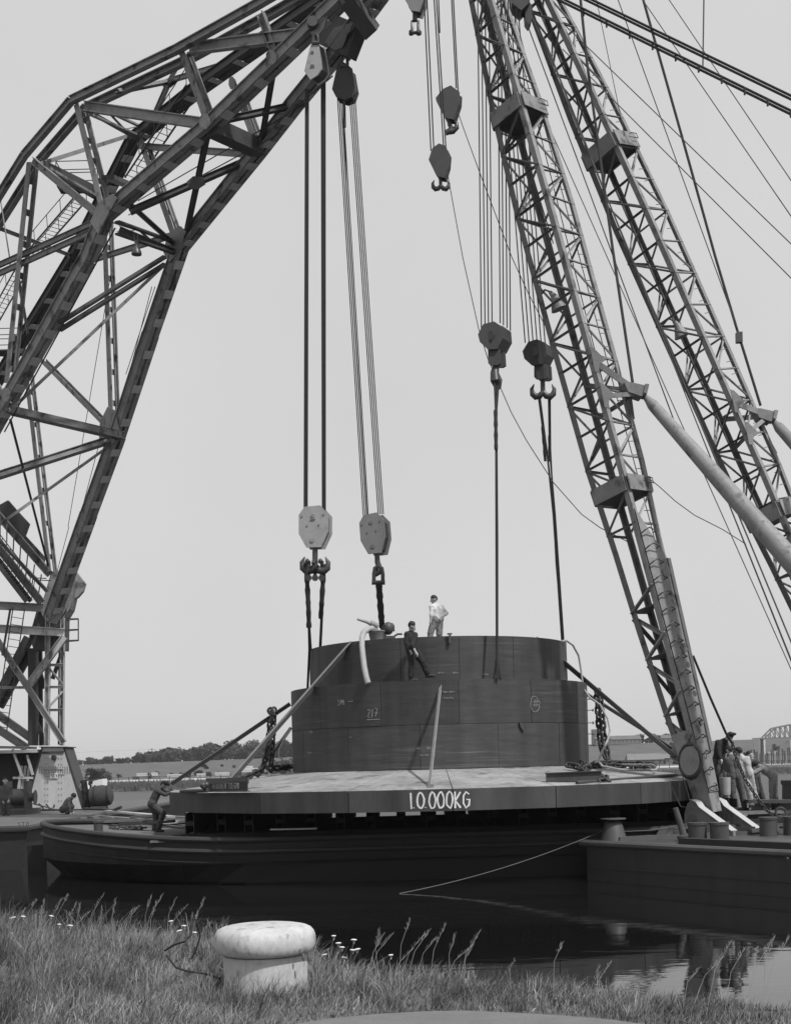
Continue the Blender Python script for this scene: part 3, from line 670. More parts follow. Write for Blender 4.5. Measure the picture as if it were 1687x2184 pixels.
beam(C(452,262), D(625,225), .14, .2, par=cC, mt='crane_dark'); beam(C(585,140), D(556,312), .14, .2, par=cC, mt='crane_dark')
beam(C(225,470), D(365,515), .06, .06, 'rod', cC); beam(C(280,440), D(378,528), .1, .14, 'L', cC, 'crane_dark'); beam(C(262,420), D(372,520), .08, .12, 'L', cC)
lac(C(192,232), D(298,280), .14, .4, cA, 3)
beam(C(85,350), D(280,288), .14, .18, par=cA); beam(C(175,230), D(300,300), .12, .16, par=cA)
beam(C(250,196), D(360,174), .12, .18, par=cA); beam(D(360,174), C(392,118), .12, .18, par=cA); beam(D(362,172), D(330,245), .14, .18, par=cA); beam(D(362,172), D(470,140), .12, .18, par=cA)
MB().prism([D(x, y) for x, y in ((344,180),(354,168),(372,164),(378,172),(362,186),(350,188))], (.04,.04,0)).build('gusset', 'crane_dark', cA)
beam(C(-20,480), D(157,548), .12, .16, par=cA); beam(C(40,600), D(60,715), .1, .14, 'L', cA)
MB().obox(C(230,378), D(292,402), .14, .45, (0,0,1)).build('portal_girder', 'crane_dark', cB)
# gusset plates at the knee of the near chord, and cross head near the boom end
for c, x_, y_, s_ in ((C,448,266,.27),(C,24,846,.28),(C,590,130,.25),(D,309,310,.26),(D,505,184,.24),(D,550,320,.28),(D,378,520,.34)):
    q = c(x_, y_); e1 = (c(x_+30, y_)-q).normalized(); e2 = V((0,0,1)); o_ = -WD*(.44 if c is C and y_ < 400 and x_ in (67,167,391,563) else .26)
    MB().prism([q+o_+e1*(s_*math.cos(k*math.pi/4+.3))+e2*(s_*math.sin(k*math.pi/4+.3)) for k in range(8)], -WD*.02).build('gusset', 'crane_paint', cA if c is C else cD)
for c, pts in ((C, ((205,480),(222,440),(252,420),(262,430),(240,470),(222,505))), (D, ((360,545),(368,505),(396,488),(408,500),(395,540),(372,565))), (D, ((224,905),(240,872),(258,880),(266,935),(240,960),(222,945)))):
    MB().prism([c(*p)-WD*.30 for p in pts], WD*.05).build('gusset', 'crane_paint', cC)
hd = MB().obox(C(742,-2), D(795,70), .45, .6, (.3,-.6,.6)); hd.build('head_cross_girder', 'crane_dark', cD)
MB().obox(C(728,8)-V((0,.25,0)), D(783,76)-V((0,.25,0)), .14, .1, (.3,-.6,.6)).build('head_flange', 'crane_paint', cD)
MB().obox(D(690,60), D(762,92), .95, .4, (.5,-.5,.6)).build('head_web', 'crane_dark', cD)
MB().prism([C(x, y)+V((0,-.2,0)) for x, y in ((690,30),(707,18),(690,70),(680,82),(660,78),(652,70))], (0,.12,0)).build('hanger_plate', 'crane_paint', cC)
MB().prism([D(x, y)+V((-.1,-.3,0)) for x, y in ((755,60),(760,62),(738,112),(720,118),(700,100),(720,70))], (0,.12,0)).build('hanger_plate', 'crane_paint', cD)
MB().cyl(C(668,62)+V((0,-.45,0)), C(668,62)+V((0,.2,0)), .16).build('hanger_pin', 'bitt', cC, True)
# ladders and platforms
def ladder(p, q, w, par, mt='crane_dark', step=.33, rail=False):
    z = (q-p).normalized(); s = V((1,.3,0)); s = (s-z*s.dot(z)).normalized()*w/2; b = MB()
    b.obox(p-s, q-s, .05, .06, s); b.obox(p+s, q+s, .05, .06, s)
    if rail:
        for e in (-1, 1):
            b.tube([p+s*e+V((0,-.1,.55)), q+s*e+V((0,-.1,.55))], .02, 5)
            for i in range(5): c = p.lerp(q, i/4)+s*e; b.tube([c, c+V((0,-.1,.55))], .018, 5)
    L = (q-p).length; o = b.build('ladder', mt, par)
    for i in range(int(L/step)): c = p+z*((i+.5)*step); bar('rung', c-s, c+s, .03, .03, 'rod', mt, o)
    return o
ladder(D(60,552), D(172,424), .55, cb, rail=True); ladder(D(280,384), D(412,187), .55, cb, rail=True); ladder(D(-30,712), D(45,578), .55, cb, rail=True)
def platform(c, w, d, par, mt='crane_dark'):
    p = thing_part = MB().box((c.x-w/2, c.y-d/2, c.z-.06), (c.x+w/2, c.y+d/2, c.z)).build('platform', mt, par)
    r = MB()
    for sx in (-1, 1):
        for sy in (-1, 1): r.tube([V((c.x+sx*w/2, c.y+sy*d/2, c.z)), V((c.x+sx*w/2, c.y+sy*d/2, c.z+1))], .025, 5)
        for z in (.5, 1): r.tube([V((c.x+sx*w/2, c.y-d/2, c.z+z)), V((c.x+sx*w/2, c.y+d/2, c.z+z))], .022, 5)
    for z in (.5, 1):
        for sy in (-1, 1): r.tube([V((c.x-w/2, c.y+sy*d/2, c.z+z)), V((c.x+w/2, c.y+sy*d/2, c.z+z))], .022, 5)
    r.build('guard_rail', mt, p); return p
platform(D(165,402), 1.6, .8, cb); platform(D(18,752), 2.2, .9, cb)
beam(C(95,352), D(215,410), .3, .08, 'box', cA, 'crane_dark', hint=(0,0,1)); beam(C(100,360), D(212,425), .1, .3, 'I', cA, 'crane_paint', hint=(0,0,1))
lmp = thing('work_lamp', 'bell-shaped work lamp hanging under the knee of the bent boom', 'lamp', P(291,545,45.5))
q = P(291,530,45.5)
MB().lathe([(.18,-.22),(.17,-.12),(.09,.02),(.06,.1),(.06,.25)], 16, q).build('lamp_shade', 'lamp', lmp, True)
rope('hanger', [q+V((-.06,0,.24)), q+V((-.06,0,.5)), q+V((.06,0,.5)), q+V((.06,0,.24))], .02, 'lamp', lmp)
beam(C(255,490), D(378,540), .16, .22, par=cC, mt='crane_dark')
for a, b, c, d in ((711,180,613,262),(613,262,300,440),(600,300,280,470)): rope('rigging_wire', [D(a, b)-V((0,.5,0)), D(c, d)-V((0,.5,0))], .022, 'wire', cb)
for a, b in (((232,560),(138,1120)),((325,600),(262,790)),((318,600),(248,870)),((210,920),(150,1150)),((140,1120),(115,1215))): rope('rigging_wire', [D(*a)+V((0,.6,0)), D(*b)+V((0,.6,0))], .016, 'wire', cb)
rope('rigging_wire', [C(222,500)+V((.5,-.5,0)), C(-10,930)+V((.5,-.5,0))], .03, 'rope', cb)
# foot: shoe, quadrant, back struts and stairs
def Q(px, py, dy=0): return P(px, py, 60+dy)
ft = MB().prism([Q(*a) for a in ((109,1222),(124,1218),(140,1228),(160,1232),(162,1240),(148,1300),(125,1338),(106,1342),(84,1302),(90,1286))], (0, 1.0, 0)).build('foot_shoe', 'crane_paint', cb)
MB().prism([Q(*a, -.05) for a in ((132,1236),(158,1238),(143,1300),(122,1334),(108,1330),(118,1290))], (0, -.12, 0)).build('riveted_cover', 'crane_paint', ft)
MB().prism([Q(*a, .35) for a in ((161,1219),(181,1245),(176,1262),(165,1275),(150,1281),(146,1280),(155,1240))], (0, .35, 0)).build('quadrant', 'crane_paint', ft)
MB().prism([Q(*a, .2) for a in ((78,1304),(140,1300),(138,1388),(72,1388),(62,1360))], (0, .8, 0)).build('pivot_housing', 'crane_dark', ft)
for a, b, w_, dy in (((-30,1070),(106,1226),.34,-.1),((-30,1135),(88,1286),.34,-.4),((-20,1135),(100,1262),.16,-.8)):
    bar('back_strut', Q(*a, dy), Q(*b, dy), .3, w_, 'C', 'crane_paint', ft, (0,-1,0))
for i in range(7):
    t = i/6; a = Q(0+t*88, 1098+t*128, -.2); b_ = Q(0+t*80, 1165+t*118, -.3); bar('strut_lacing', a, b_, .06, .06, 'L', 'crane_paint', ft)
MB().prism([Q(*a, .6) for a in ((-5,1080),(17,1068),(36,1090),(61,1117),(52,1142),(94,1188),(92,1200),(40,1150),(0,1108))], (0, .3, 0)).build('counter_plate', 'crane_dark', ft)
stp, sbp = Q(-20,1172,-1.2), Q(66,1284,-1.2)
MB().obox(stp, sbp, .05, .2, (0,1,0)).obox(stp+V((0,-.7,-.1)), sbp+V((0,-.7,-.1)), .05, .2, (0,1,0)).build('stair_stringers', 'crane_dark', ft)
for i in range(18):
    c = stp.lerp(sbp, (i+.5)/18); bar('tread', c+V((0,-.7,-.05)), c, .24, .03, 'box', 'crane_dark', ft, (1,0,0))
rl = MB()
for off in (0, -.7):
    rl.tube([stp+V((.2,off,.95)), sbp+V((.2,off,.95)), sbp+V((.9,off,.9))], .025, 5)
    for i in range(6): c = stp.lerp(sbp, i/5)+V((0,off,0)); rl.tube([c, c+V((.2,0,.95))], .02, 5)
rl.tube([Q(112,1262,-1.2), Q(116,1274,-1.2)], .03, 5); rl.build('stair_rail', 'crane_dark', ft)
# supporting tower
tw = cb
def T(a, b, w, h, prof='I', mt='tower_paint', dy=0., name='tower_member'): return bar(name, Q(*a, dy), Q(*b, dy), w, h, prof, mt, ft, (0,-1,0))
T((-40,1291),(92,1298), .25, .36, 'I', 'crane_paint', -.3)
T((-40,1340),(139,1351), .3, .36, 'I', 'tower_paint', -.35)
T((103,1314),(100,1592), .24, .22, 'C', 'tower_paint', -.05); T((134,1320),(132,1592), .24, .18, 'C', 'tower_paint', 0); T((127,1340),(125,1590), .1, .1, 'L', 'crane_dark', .6)
T((71,1385),(71,1592), .5, .36, 'box', 'crane_dark', .9); T((86,1385),(88,1592), .2, .16, 'box', 'crane_dark', 1.6)
for y in (1420,1467,1516): T((98,y),(136,y), .12, .12, 'L', 'tower_paint', -.1)
T((102,1424),(134,1462), .1, .1, 'L', 'tower_paint', -.12); T((134,1476),(101,1512), .1, .1, 'L', 'tower_paint', -.12)
T((138,1360),(62,1462), .26, .3, 'I', 'tower_paint', -.5); T((-20,1468),(66,1468), .12, .12, 'L', 'tower_paint', -.6)
T((-30,1330),(136,1586), .26, .26, 'I', 'crane_paint', -.75)
T((-30,1508),(66,1576), .3, .36, 'I', 'crane_paint', 1.2); T((-30,1540),(58,1598), .3, .36, 'I', 'crane_paint', 1.4)
T((62,1362),(-40,1560), .34, .42, 'box', 'crane_dark', 1.2); T((68,1388),(0,1510), .3, .3, 'box', 'crane_dark', 1.5); T((70,1385),(95,1470), .2, .2, 'box', 'crane_dark', 1.3); T((68,1520),(98,1590), .2, .2, 'box', 'crane_dark', 1.3)
T((74,1455),(96,1452), .1, .1, 'L', 'crane_dark', 1.3); T((76,1548),(98,1520), .1, .1, 'L', 'crane_dark', 1.3); T((130,1400),(112,1450), .16, .16, 'box', 'crane_dark', .8)
T((-40,1595),(78,1597), .1, .12, 'L', 'tower_paint', -.3)
MB().box((Q(62,1600).x, 59.95, LZ+2.62), (Q(136,1600).x, 62, LZ+2.72)).build('tower_foot', 'crane_dark', ft)
ladder(Q(2,1560,-.9), Q(40,1300,-.9), .5, cb); 
T((22,1300),(5,1400), .08, .08, 'box', 'crane_dark', -.9)
cage = MB()
for z in (1322,1345,1368): cage.tube([Q(140,z+2,-.4), Q(167,z,-.4), Q(167,z-1,.6), Q(140,z,.6)], .03, 5)
for p_ in (140,167):
    for dy in (-.4,.6): cage.tube([Q(p_,1322,dy), Q(p_,1369,dy)], .03, 5)
cage.build('side_cage', 'crane_dark', ft)

# ================================================================ RIGHT CRANE PONTOON
RZ = 1.24
c0 = PZ(1247,1895,0); c1 = PZ(1687,1936,0); pd_ = (c1-c0); pd_.normalize(); pn = V((-pd_.y, pd_.x, 0))
if pn.x < 0: pn = -pn
rp = thing('crane_pontoon', 'flat dark steel pontoon on the right carrying the twin-leg crane', 'pontoon', (c0.x, c0.y, 0))
def RP(a, b, z): return c0+pd_*a+pn*b+V((0,0,z))
MB().prism([RP(.12,0,-.5), RP(26,0,-.5), RP(26,15,-.5), RP(.6,15,-.5)], (0,0,RZ+.48)).build('hull', 'hull', rp)
MB().prism([RP(-.02,-.03,RZ-.02), RP(26,-.03,RZ-.02), RP(26,15,RZ-.02), RP(.4,15,RZ-.02)], (0,0,.03)).build('deck', 'bitt', rp)
rope('fender_rail', [RP(.4,15,RZ-.05), RP(-.04,-.05,RZ-.05), RP(26,-.05,RZ-.05)], .085, 'rail_steel', rp, 8)
MB().obox(RP(.3,-.025,.55), RP(26,-.025,.55), .03, .03, (0,0,1)).build('hull_seam', 'hull_grey', rp)
A_ = PL(1681,1822, c0, c1); q = RP(0,0,0)
lettering('draught_mark', '6', lambda s, t, o: A_+pd_*s+V((0,0,t))-pn*(o+.03), -.04, -.12, .2, .11, .02, .025, 'paint_mark', rp, jit=.0)
b = MB().lathe([(.36,0),(.33,.1),(.24,.42),(.22,.46),(.12,.52)], 20, RP(.62,.5,RZ+.01)); bol = b.build('cone_bollard', 'bitt', rp, True)
MB().lathe([(.34,.0),(.34,.03)], 16, RP(.62,.5,RZ+.56)).build('bollard_cap', 'rail_steel', bol)
def bitt(a, bb, r, h, lbl=None):
    p = RP(a, bb, RZ+.01); return MB().lathe([(r,0),(r,h-.05),(r*1.08,h-.05),(r*1.08,h)], 20, p).build('mooring_bitt', 'bitt', rp, True)
def deckpt(px, py, z=RZ): return PZ(px, py, z)
for px, py in ((1488,1800),(1535,1800),(1639,1786),(1690,1784)):
    p = deckpt(px, py); MB().lathe([(.23,0),(.23,.44),(.25,.44),(.25,.50)], 20, (p.x, p.y, RZ+.011)).build('mooring_bitt', 'bitt', rp, True)
p = deckpt(1467,1795); hw = MB().tube([(p.x-.1,p.y,RZ+.01),(p.x-.12,p.y,RZ+.2),(p.x-.3,p.y,RZ+.85)], [.13,.09,.07], 10).build('stanchion', 'bitt', rp, True)
MB().lathe([(.1,0),(.22,.05),(.22,.12),(.1,.15)], 14, (p.x-.08,p.y-.1,RZ+.01)).build('swivel_base', 'bitt', rp, True)
for i in range(4):
    p = deckpt(1408+i*15, 1790-i*2); MB().obox(p+V((0,0,.05)), p+V((.35,1.0,.25)), .06, .22, (0,0,1)).build('chock', 'bitt', rp)
bar('deck_strip', RP(.9,.4,RZ+.06), RP(.9+1.2,4.5,RZ+.06), .1, .2, 'box', 'rail_steel', rp, (0,0,1))
# raised timber staging the men stand on
SG = 1.80
for i in range(12):
    p = PZ(1545+i*2, 1742, SG); off = i*.31
    a_ = V((9.3, 37.9+off, SG-.06)); b__ = V((16.5, 38.9+off, SG-.06))
    o = MB().obox(a_, b__, .10, .28, (0,0,1)).build('staging_plank', 'timber', rp)
for x in (9.8, 12, 14.2): MB().box((x, 38.2, RZ+.012), (x+.25, 41.7, SG-.115)).build('staging_bearer', 'timber', rp)
# mast foot shoes
def shoe(dx, z0=RZ+.01):
    base = [(0,.0),(.0,.55),(.12,.85),(.30,.95),(.50,.88),(.62,.74),(1.75,.12),(1.75,0)]
    return [(x, z) for x, z in base]
F1 = P(1515,1737,36.5); F2 = P(1930,1732,40.5)
for fp, nm in ((F1, ''), (F2, '')):
    sh = None
    for k, s in enumerate((-.52, .46)):
        o = fp+pn*s-pd_*(.48); pts = [V((o.x, o.y, RZ+.012))+pd_*(x*1.0)+V((0,0,z)) for x, z in shoe(0)]
        pl = MB().prism(pts, pn*.09).build('foot_bracket', 'mast_paint_lit', rp)
        edge = MB()
        for a_, b__ in zip(pts[3:6], pts[4:7]): edge.obox(a_+pn*.045+V((0,0,.012)), b__+pn*.045+V((0,0,.012)), .02, .24, (0,0,1))
        edge.build('bracket_flange', 'white_paint', pl)
        MB().cyl(o+pd_*.32+V((0,0,.40+RZ-o.z))-pn*.02, o+pd_*.32+V((0,0,.40+RZ-o.z))-pn*.0-pn*.05, .17).build('pin_plate', 'mast_paint_lit', pl, True)
# deck machinery behind the men
wf = thing('capstan_stand', 'low dark mooring stand with sloping legs at the right edge of the deck', 'winch', (14.0, 37.4, RZ))
for x, z in ((0,0), (.95,0)):
    MB().prism([P(1596+x*52,1735,38.2), P(1618+x*52,1712,38.2), P(1640+x*52,1712,38.2), P(1650+x*52,1765,38.2), P(1594+x*52,1765,38.2)], (0,.08,0)).build('side_plate', 'rail_steel', wf)
MB().obox(P(1590,1711,38.2), P(1700,1711,38.2), .1, .6, (0,0,1)).build('top_plate', 'bitt', wf)
MB().obox(P(1590,1768,38.1), P(1700,1765,38.1), .18, .7, (0,0,1)).build('bed', 'rail_steel', wf)
for px in (1655,): MB().cyl(P(px,1745,38.4), P(px,1714,38.4), .14).build('spindle', 'bitt', wf, True)
dr = tag(MB().lathe([(.5,0),(.52,.1),(.5,.75),(.54,.8),(.54,.9),(.4,.92)], 20, V((P(1706,1700,39.2).x, 39.2, 1.72))).build('oil_drum', 'bitt', None, True), 'dark round drum at the right edge behind the mooring stand', 'drum')
bk = thing('steel_bucket', 'tall grey can hanging beside the mast foot near the men', 'bucket', P(1548,1700,38.3))
MB().cyl(P(1547,1697,38.3), P(1546,1660,38.3), .15, .17).build('can', 'hose', bk, True)
ts = MB()
for i in range(9):
    p = P(1500+i*20, 1768-random.random()*14, 40-i*.25); p.z = RZ+.02+random.random()*.2; ang = random.uniform(-.3, .5)
    o = MB().obox(p, p+V((1.6*math.cos(ang), 1.6*math.sin(ang), random.uniform(0,.1))), .12, .2, (0,0,1)).build('timber_baulk', 'timber')
    tag(o, 'squared timber baulk lying loose on the deck behind the mast foot', 'timber', 'loose baulks on the right deck')
for i, px in enumerate((1662,)):
    p = deckpt(px, 1778); MB().tube([(p.x+.2*math.cos(t*.7), p.y, RZ+.25+.2*math.sin(t*.7)) for t in range(10)], .03, 6).tube([(p.x+.05+.14*math.cos(t*.7), p.y, RZ+.55+.14*math.sin(t*.7)) for t in range(10)], .03, 6).build('ring_bolt', 'hook', rp, True)
tl = sag(P(1690,1750,37)+V((0,0,-.0)), P(1478,1752,36.5), .1); 
rk_ = random.Random(4); nm_ = ['black', 'rusty', 'flat', 'heavy', 'thin', 'stubby', 'bent', 'greasy', 'square', 'worn', 'dented', 'plain']
for i in range(12):
    px = 1400+i*25; q = PZ(px, 1783-rk_.random()*14, RZ+.02); an = rk_.uniform(-.4, .6); L_ = rk_.uniform(.5, 1.3); a_ = V((q.x, q.y, RZ+.06+.03*(i % 3)))
    tag(MB().obox(a_, a_+V((L_*math.cos(an), L_*math.sin(an), rk_.uniform(0,.06))), rk_.uniform(.08,.2), rk_.uniform(.08,.22), (0,0,1)).build('deck_fitting', rk_.choice(('bitt','timber','rail_steel','joist'))), nm_[i]+' steel or timber piece lying on the right pontoon deck', 'fitting', 'odd pieces on the right pontoon deck')
MB().obox(RP(3.2,.35,RZ+.08), RP(20,.35,RZ+.08), .16, .25, (0,0,1)).build('deck_coaming', 'joist', rp)
mr = [P(1478,1757,36), P(1390,1773,35.6), P(1320,1776,35.2), P(1285,1774,35.1)]
tag(rope('mooring_rope', mr+[V((q.x, q.y, max(q.z, .205))) for q in sag(mr[-1], PZ(852,1908,.205), .16, 16)][1:], .009, 'timber'), 'pale mooring rope dipping from the right pontoon into the dark water', 'rope')

# ================================================================ RIGHT CRANE (two lattice legs)
rc = thing('twin_leg_crane', 'twin lattice-leg derrick crane leaning in from the right', 'crane', F1)
def interp(x, xs_, ys_): return float(np.interp(x, xs_, ys_))
def mast(foot, top, ks):
    ax = (top-foot).normalized(); L = (top-foot).length
    v_ = V((0,1,0)); v_ = (v_-ax*v_.dot(ax)).normalized(); u = ax.cross(v_); u = u if u.x > 0 else -u
    hw = lambda t: interp(t, [0,.05,.107,.195,.28,.37,.5,.66,.79,.92,1], [.30,.40,.51,.63,.71,.84,.87,.88,.76,.52,.44])*ks
    def pt(name, t):
        d = {'l': -u, 'r': u, 'f': -v_, 'b': v_}[name]; return foot+ax*(L*t)+d*hw(t)
    return ax, L, u, v_, pt
def build_mast(foot, top, ks, plated, plats, nb=19):
    ax, L, u, v_, pt = mast(foot, top, ks)
    ts = [0, .05, .107, .195, .28, .37, .5, .66, .79, .92, 1]; ch = {}
    for nme, w, mt in (('l', .17, 'mast_paint'), ('f', .165, 'mast_paint_lit'), ('r', .17, 'mast_paint_lit'), ('b', .15, 'mast_paint')):  # left and back chords darker, right and front lighter: sun side painted in
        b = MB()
        for a_, c_ in zip(ts, ts[1:]):
            p, q = pt(nme, a_), pt(nme, c_); d = {'l': -u, 'r': u, 'f': -v_, 'b': v_}[nme]
            # angle section: two plates
            z = (q-p).normalized(); e1 = (d+{'l': v_, 'r': v_, 'f': u, 'b': u}[nme]).normalized(); e2 = z.cross(e1).normalized()
            b.obox(p, q, w, .05, e1) if False else None
            s1 = (v_ if nme in 'lr' else u); s2 = -d
            g1 = (s2+s1).normalized(); g2 = (s2-s1).normalized()
            b.obox(p+g1*w*.4, q+g1*w*.4, .035, w, z.cross(g1)); b.obox(p+g2*w*.4, q+g2*w*.4, .035, w, z.cross(g2))
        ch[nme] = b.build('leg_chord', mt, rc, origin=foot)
    t0, t1 = (.30, .985) if plated else (.05, .985); N = nb
    tt = [t0+(t1-t0)*i/N for i in range(N+1)]
    for A, B in (('l','f'), ('r','f'), ('l','b'), ('r','b')):
        par = ch[A]; m1 = 'mast_paint_lit' if A == 'r' else 'mast_paint'  # right-hand braces take the lighter copy, light put into the colour
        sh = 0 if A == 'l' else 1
        for i in range(N+1):
            w = .066
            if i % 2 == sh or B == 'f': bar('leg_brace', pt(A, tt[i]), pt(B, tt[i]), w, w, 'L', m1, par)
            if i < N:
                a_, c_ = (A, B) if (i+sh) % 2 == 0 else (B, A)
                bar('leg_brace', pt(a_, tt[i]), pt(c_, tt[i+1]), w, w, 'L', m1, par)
    for i in range(2, N, 2): bar('leg_brace', pt('l', tt[i]), pt('b', min(1, tt[i]+.045)), .06, .06, 'L', 'mast_paint', ch['b'])
    # climbing rungs on the right chord
    for i in range(int((t1-t0)*L/.42)):
        t = t0+i*.42/L; p = pt('r', t); bar('rung', p+u*.02, p-u*.34-v_*.2, .022, .022, 'rod', 'mast_paint', ch['r'])
    for t in plats:                         # boxed walkway collars
        b = MB(); hgt = .0165
        for A, B in (('l','f'), ('f','r'), ('r','b'), ('b','l')):
            p, q = pt(A, t-hgt/2), pt(B, t-hgt/2); p2, q2 = pt(A, t+hgt/2), pt(B, t+hgt/2)
            o_ = ((p+q)/2-(foot+ax*(L*t))); o_ = (o_-ax*o_.dot(ax)).normalized()
            b.prism([p+o_*.10, q+o_*.10, q2+o_*.10, p2+o_*.10], -o_*.03)
        c = b.build('walkway_collar', 'mast_paint_lit', rc)
        fl = [pt(n_, t-hgt/2+.001) for n_ in 'lfrb']; cen = sum(fl, V())/4
        MB().prism([cen+(p-cen)*1.02 for p in fl], ax*.04).build('collar_floor', 'crane_dark', c)
        q = (pt('f', t)+pt('r', t))/2; o_ = (u-v_).normalized()*.15
        e_ = (pt('r', t)-pt('f', t)).normalized()
        rope('grab_rail', [q+e_*.15+o_+ax*.12, q+e_*.2+o_*1.3+ax*.14, q+e_*.5+o_*1.3+ax*.14, q+e_*.5+o_*1.3-ax*.02, q+e_*.2+o_*1.3-ax*.02], .015, 'bitt', c)
    return ax, L, u, v_, pt, ch
M1T, M2T = P(998,-150,40.2), P(1090,-150,42.0)
m1 = build_mast(F1, M1T, 1.0, True, (.773, .342))
m2 = build_mast(F2, M2T, 1.04, False, (.741, .328), 26)
ax, L, u, v_, pt, ch = m1
# plated lower part of the near leg, with bent rungs
def quadstrip(A, B, t0, t1, n_, off):
    b = MB()
    for i in range(n_):
        a_, c_ = t0+(t1-t0)*i/n_, t0+(t1-t0)*(i+1)/n_
        b.prism([pt(A, a_)+off, pt(B, a_)+off, pt(B, c_)+off, pt(A, c_)+off], V((0,.03,0)))
    return b.build('leg_plate', 'mast_paint_lit', ch['f'])
o_ = (u-v_).normalized()*.06
quadstrip('f', 'r', .02, .262, 5, o_)
b = MB().prism([pt('f', .262)+o_, pt('r', .262)+o_, pt('f', .315)+o_], V((0,.03,0))).build('leg_plate', 'mast_paint_lit', ch['f'])
for t in (.09, .165, .245):
    p = pt('f', t).lerp(pt('r', t), .55)+o_*1.2; q = pt('r', t)+o_*1.2+ax*.15; MB().obox(p, q, .03, .22, o_).build('stiffener', 'mast_paint', ch['f'])
for t in (.225, .15, .12): MB().cyl(pt('f', t).lerp(pt('r', t), .72)+o_*.8, pt('f', t).lerp(pt('r', t), .72)+o_*1.05, .09, None, 12).build('lightening_hole', 'bitt', ch['f'], True)
for i in range(17):
    t = .025+i*.0165; a_, c_ = pt('f', t), pt('r', t); e = (c_-a_); oo = o_.normalized()
    rope('bent_rung', [a_.lerp(c_, .0)+oo*.07-ax*.04, a_.lerp(c_, .0)+oo*.22, a_.lerp(c_, .18)+oo*.24+ax*.07, a_.lerp(c_, .52)+oo*.2, a_.lerp(c_, .56)+oo*.06], .02, 'bitt', ch['f'], 5)
MB().obox(pt('r', .06)+o_*1.3, pt('r', .262)+o_*1.3, .07, .15, o_).build('edge_beam', 'mast_paint', ch['r'])
for t in (.215, .165, .105, .06):           # diaphragms and laced panels on the left face
    MB().prism([pt('l', t), pt('f', t), pt('b', t)], ax*.04).build('diaphragm', 'crane_dark', ch['l'])
    bar('leg_brace', pt('l', t), pt('f', t+.02), .16, .04, 'box', 'mast_paint_lit', ch['l'], (-.7,-.7,0)); bar('leg_brace', pt('l', t-.004), pt('f', t-.035), .13, .1, 'L', 'mast_paint_lit', ch['l']); bar('leg_brace', pt('l', t-.006), pt('b', t-.04), .12, .1, 'L', 'mast_paint', ch['l'])
# tapering shoe box
for A, B in (('l','f'), ('f','r')):
    q = [pt(A, .0), pt(B, .0), pt(B, .085 if A == 'l' else .02), pt(A, .085)]
    MB().prism([p+(-v_+(u if A == 'f' else -u)).normalized()*.03 for p in q], V((0,.04,0))).build('shoe_plate', 'mast_paint_lit', ch['f'])
MB().prism([pt('f', 0), pt('f', .02), pt('r', .02), pt('r', 0)], V((0,.3,0))).build('shoe_plate', 'mast_paint', ch['f'])
# rope reel hung on the near leg
rk = P(1471,1624,35.75)
rl_ = thing('cable_reel', 'dark oval cable reel wrapped with wire on the near mast foot', 'reel', rk)
nx = V((-.45,-.88,.1)).normalized(); ex = nx.cross(V((0,0,1))).normalized(); ez = ex.cross(nx)
MB().prism([rk+ex*(.27*math.cos(t*math.pi/14))+ez*(.40*math.sin(t*math.pi/14)) for t in range(28)], -nx*.14).build('reel_face', 'mast_paint', rl_)
for i in range(6):
    rr = random.Random(i); rope('wire_turn', [rk-nx*(.01+.025*i)+ex*((.29+rr.uniform(0,.03))*math.cos(t*math.pi/14))+ez*((.42+rr.uniform(0,.04)+.03*(i % 3))*math.sin(t*math.pi/14)) for t in range(29)], .027, 'rope', rl_, 5)
rope('loose_end', [rk+ex*.2-ez*.4, rk+ex*.05-ez*.9, rk-ez*1.3+ex*-.05, rk-ez*1.25+ex*.25, rk-ez*.7+ex*.5], .015, 'rope', rl_)
# strut arms and long tubular back struts
def arm(M, px, ps, tip, tipY, tubeend, tubeY, par):
    ax, L, u, v_, pt, ch = M; tp = P(*tip, tipY)
    a1, a2 = pt('f', px), pt('f', ps)
    hd_ = tp+V((-.42,0,.05))
    o = MB().obox(a1, hd_, .05, .17, (0,-1,0)).obox(a2, tp-V((.3,0,.16)), .05, .13, (0,-1,0)).build('outrigger_arm', 'mast_paint_lit', rc)
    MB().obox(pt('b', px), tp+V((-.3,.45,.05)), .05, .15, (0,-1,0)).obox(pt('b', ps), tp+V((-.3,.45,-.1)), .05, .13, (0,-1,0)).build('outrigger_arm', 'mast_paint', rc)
    for q_ in (a1, a2): MB().prism([q_+V((-.10,-.16,.34)), q_+V((.0,-.16,.30)), q_+V((.34,-.16,-.04)), q_+V((.16,-.16,-.14)), q_+V((.12,-.16,-.38)), q_+V((.02,-.16,-.36))], (0,.04,0)).build('arm_gusset', 'mast_paint_lit', o)
    MB().prism([tp+V((-.62,-.12,.16)), tp+V((-.45,-.12,.16)), tp+V((.02,-.12,.04)), tp+V((.03,-.12,-.1)), tp+V((-.12,-.12,-.26)), tp+V((-.5,-.12,-.12))], (0,.55,0)).build('arm_head', 'mast_paint_lit', o)
    MB().prism([tp+V((-.02,-.16,.09)), tp+V((.09,-.16,.07)), tp+V((.02,-.16,-.2)), tp+V((-.08,-.16,-.16))], (0,.63,0)).build('arm_end', 'mast_paint_lit', o)
    s, e = tp+V((-.03,.18,-.12)), P(*tubeend, tubeY); d = (e-s)
    MB().tube([s, s+d*.035, s+d*.06, s+d*.30, s+d*.7, s+d], [.06,.11,.16,.20,.26,.29], 20).build('tube_strut', 'mast_paint_lit', rc, True)
    b3 = pt('r', px-.06); bar('arm_strut', b3, tp+V((-.4,.2,-.25)), .14, .14, 'L', 'mast_paint', o)
    return tp
T1 = arm(m1, .474, .435, (1376,829), 37.6, (1745,1262), 33.6, rc)
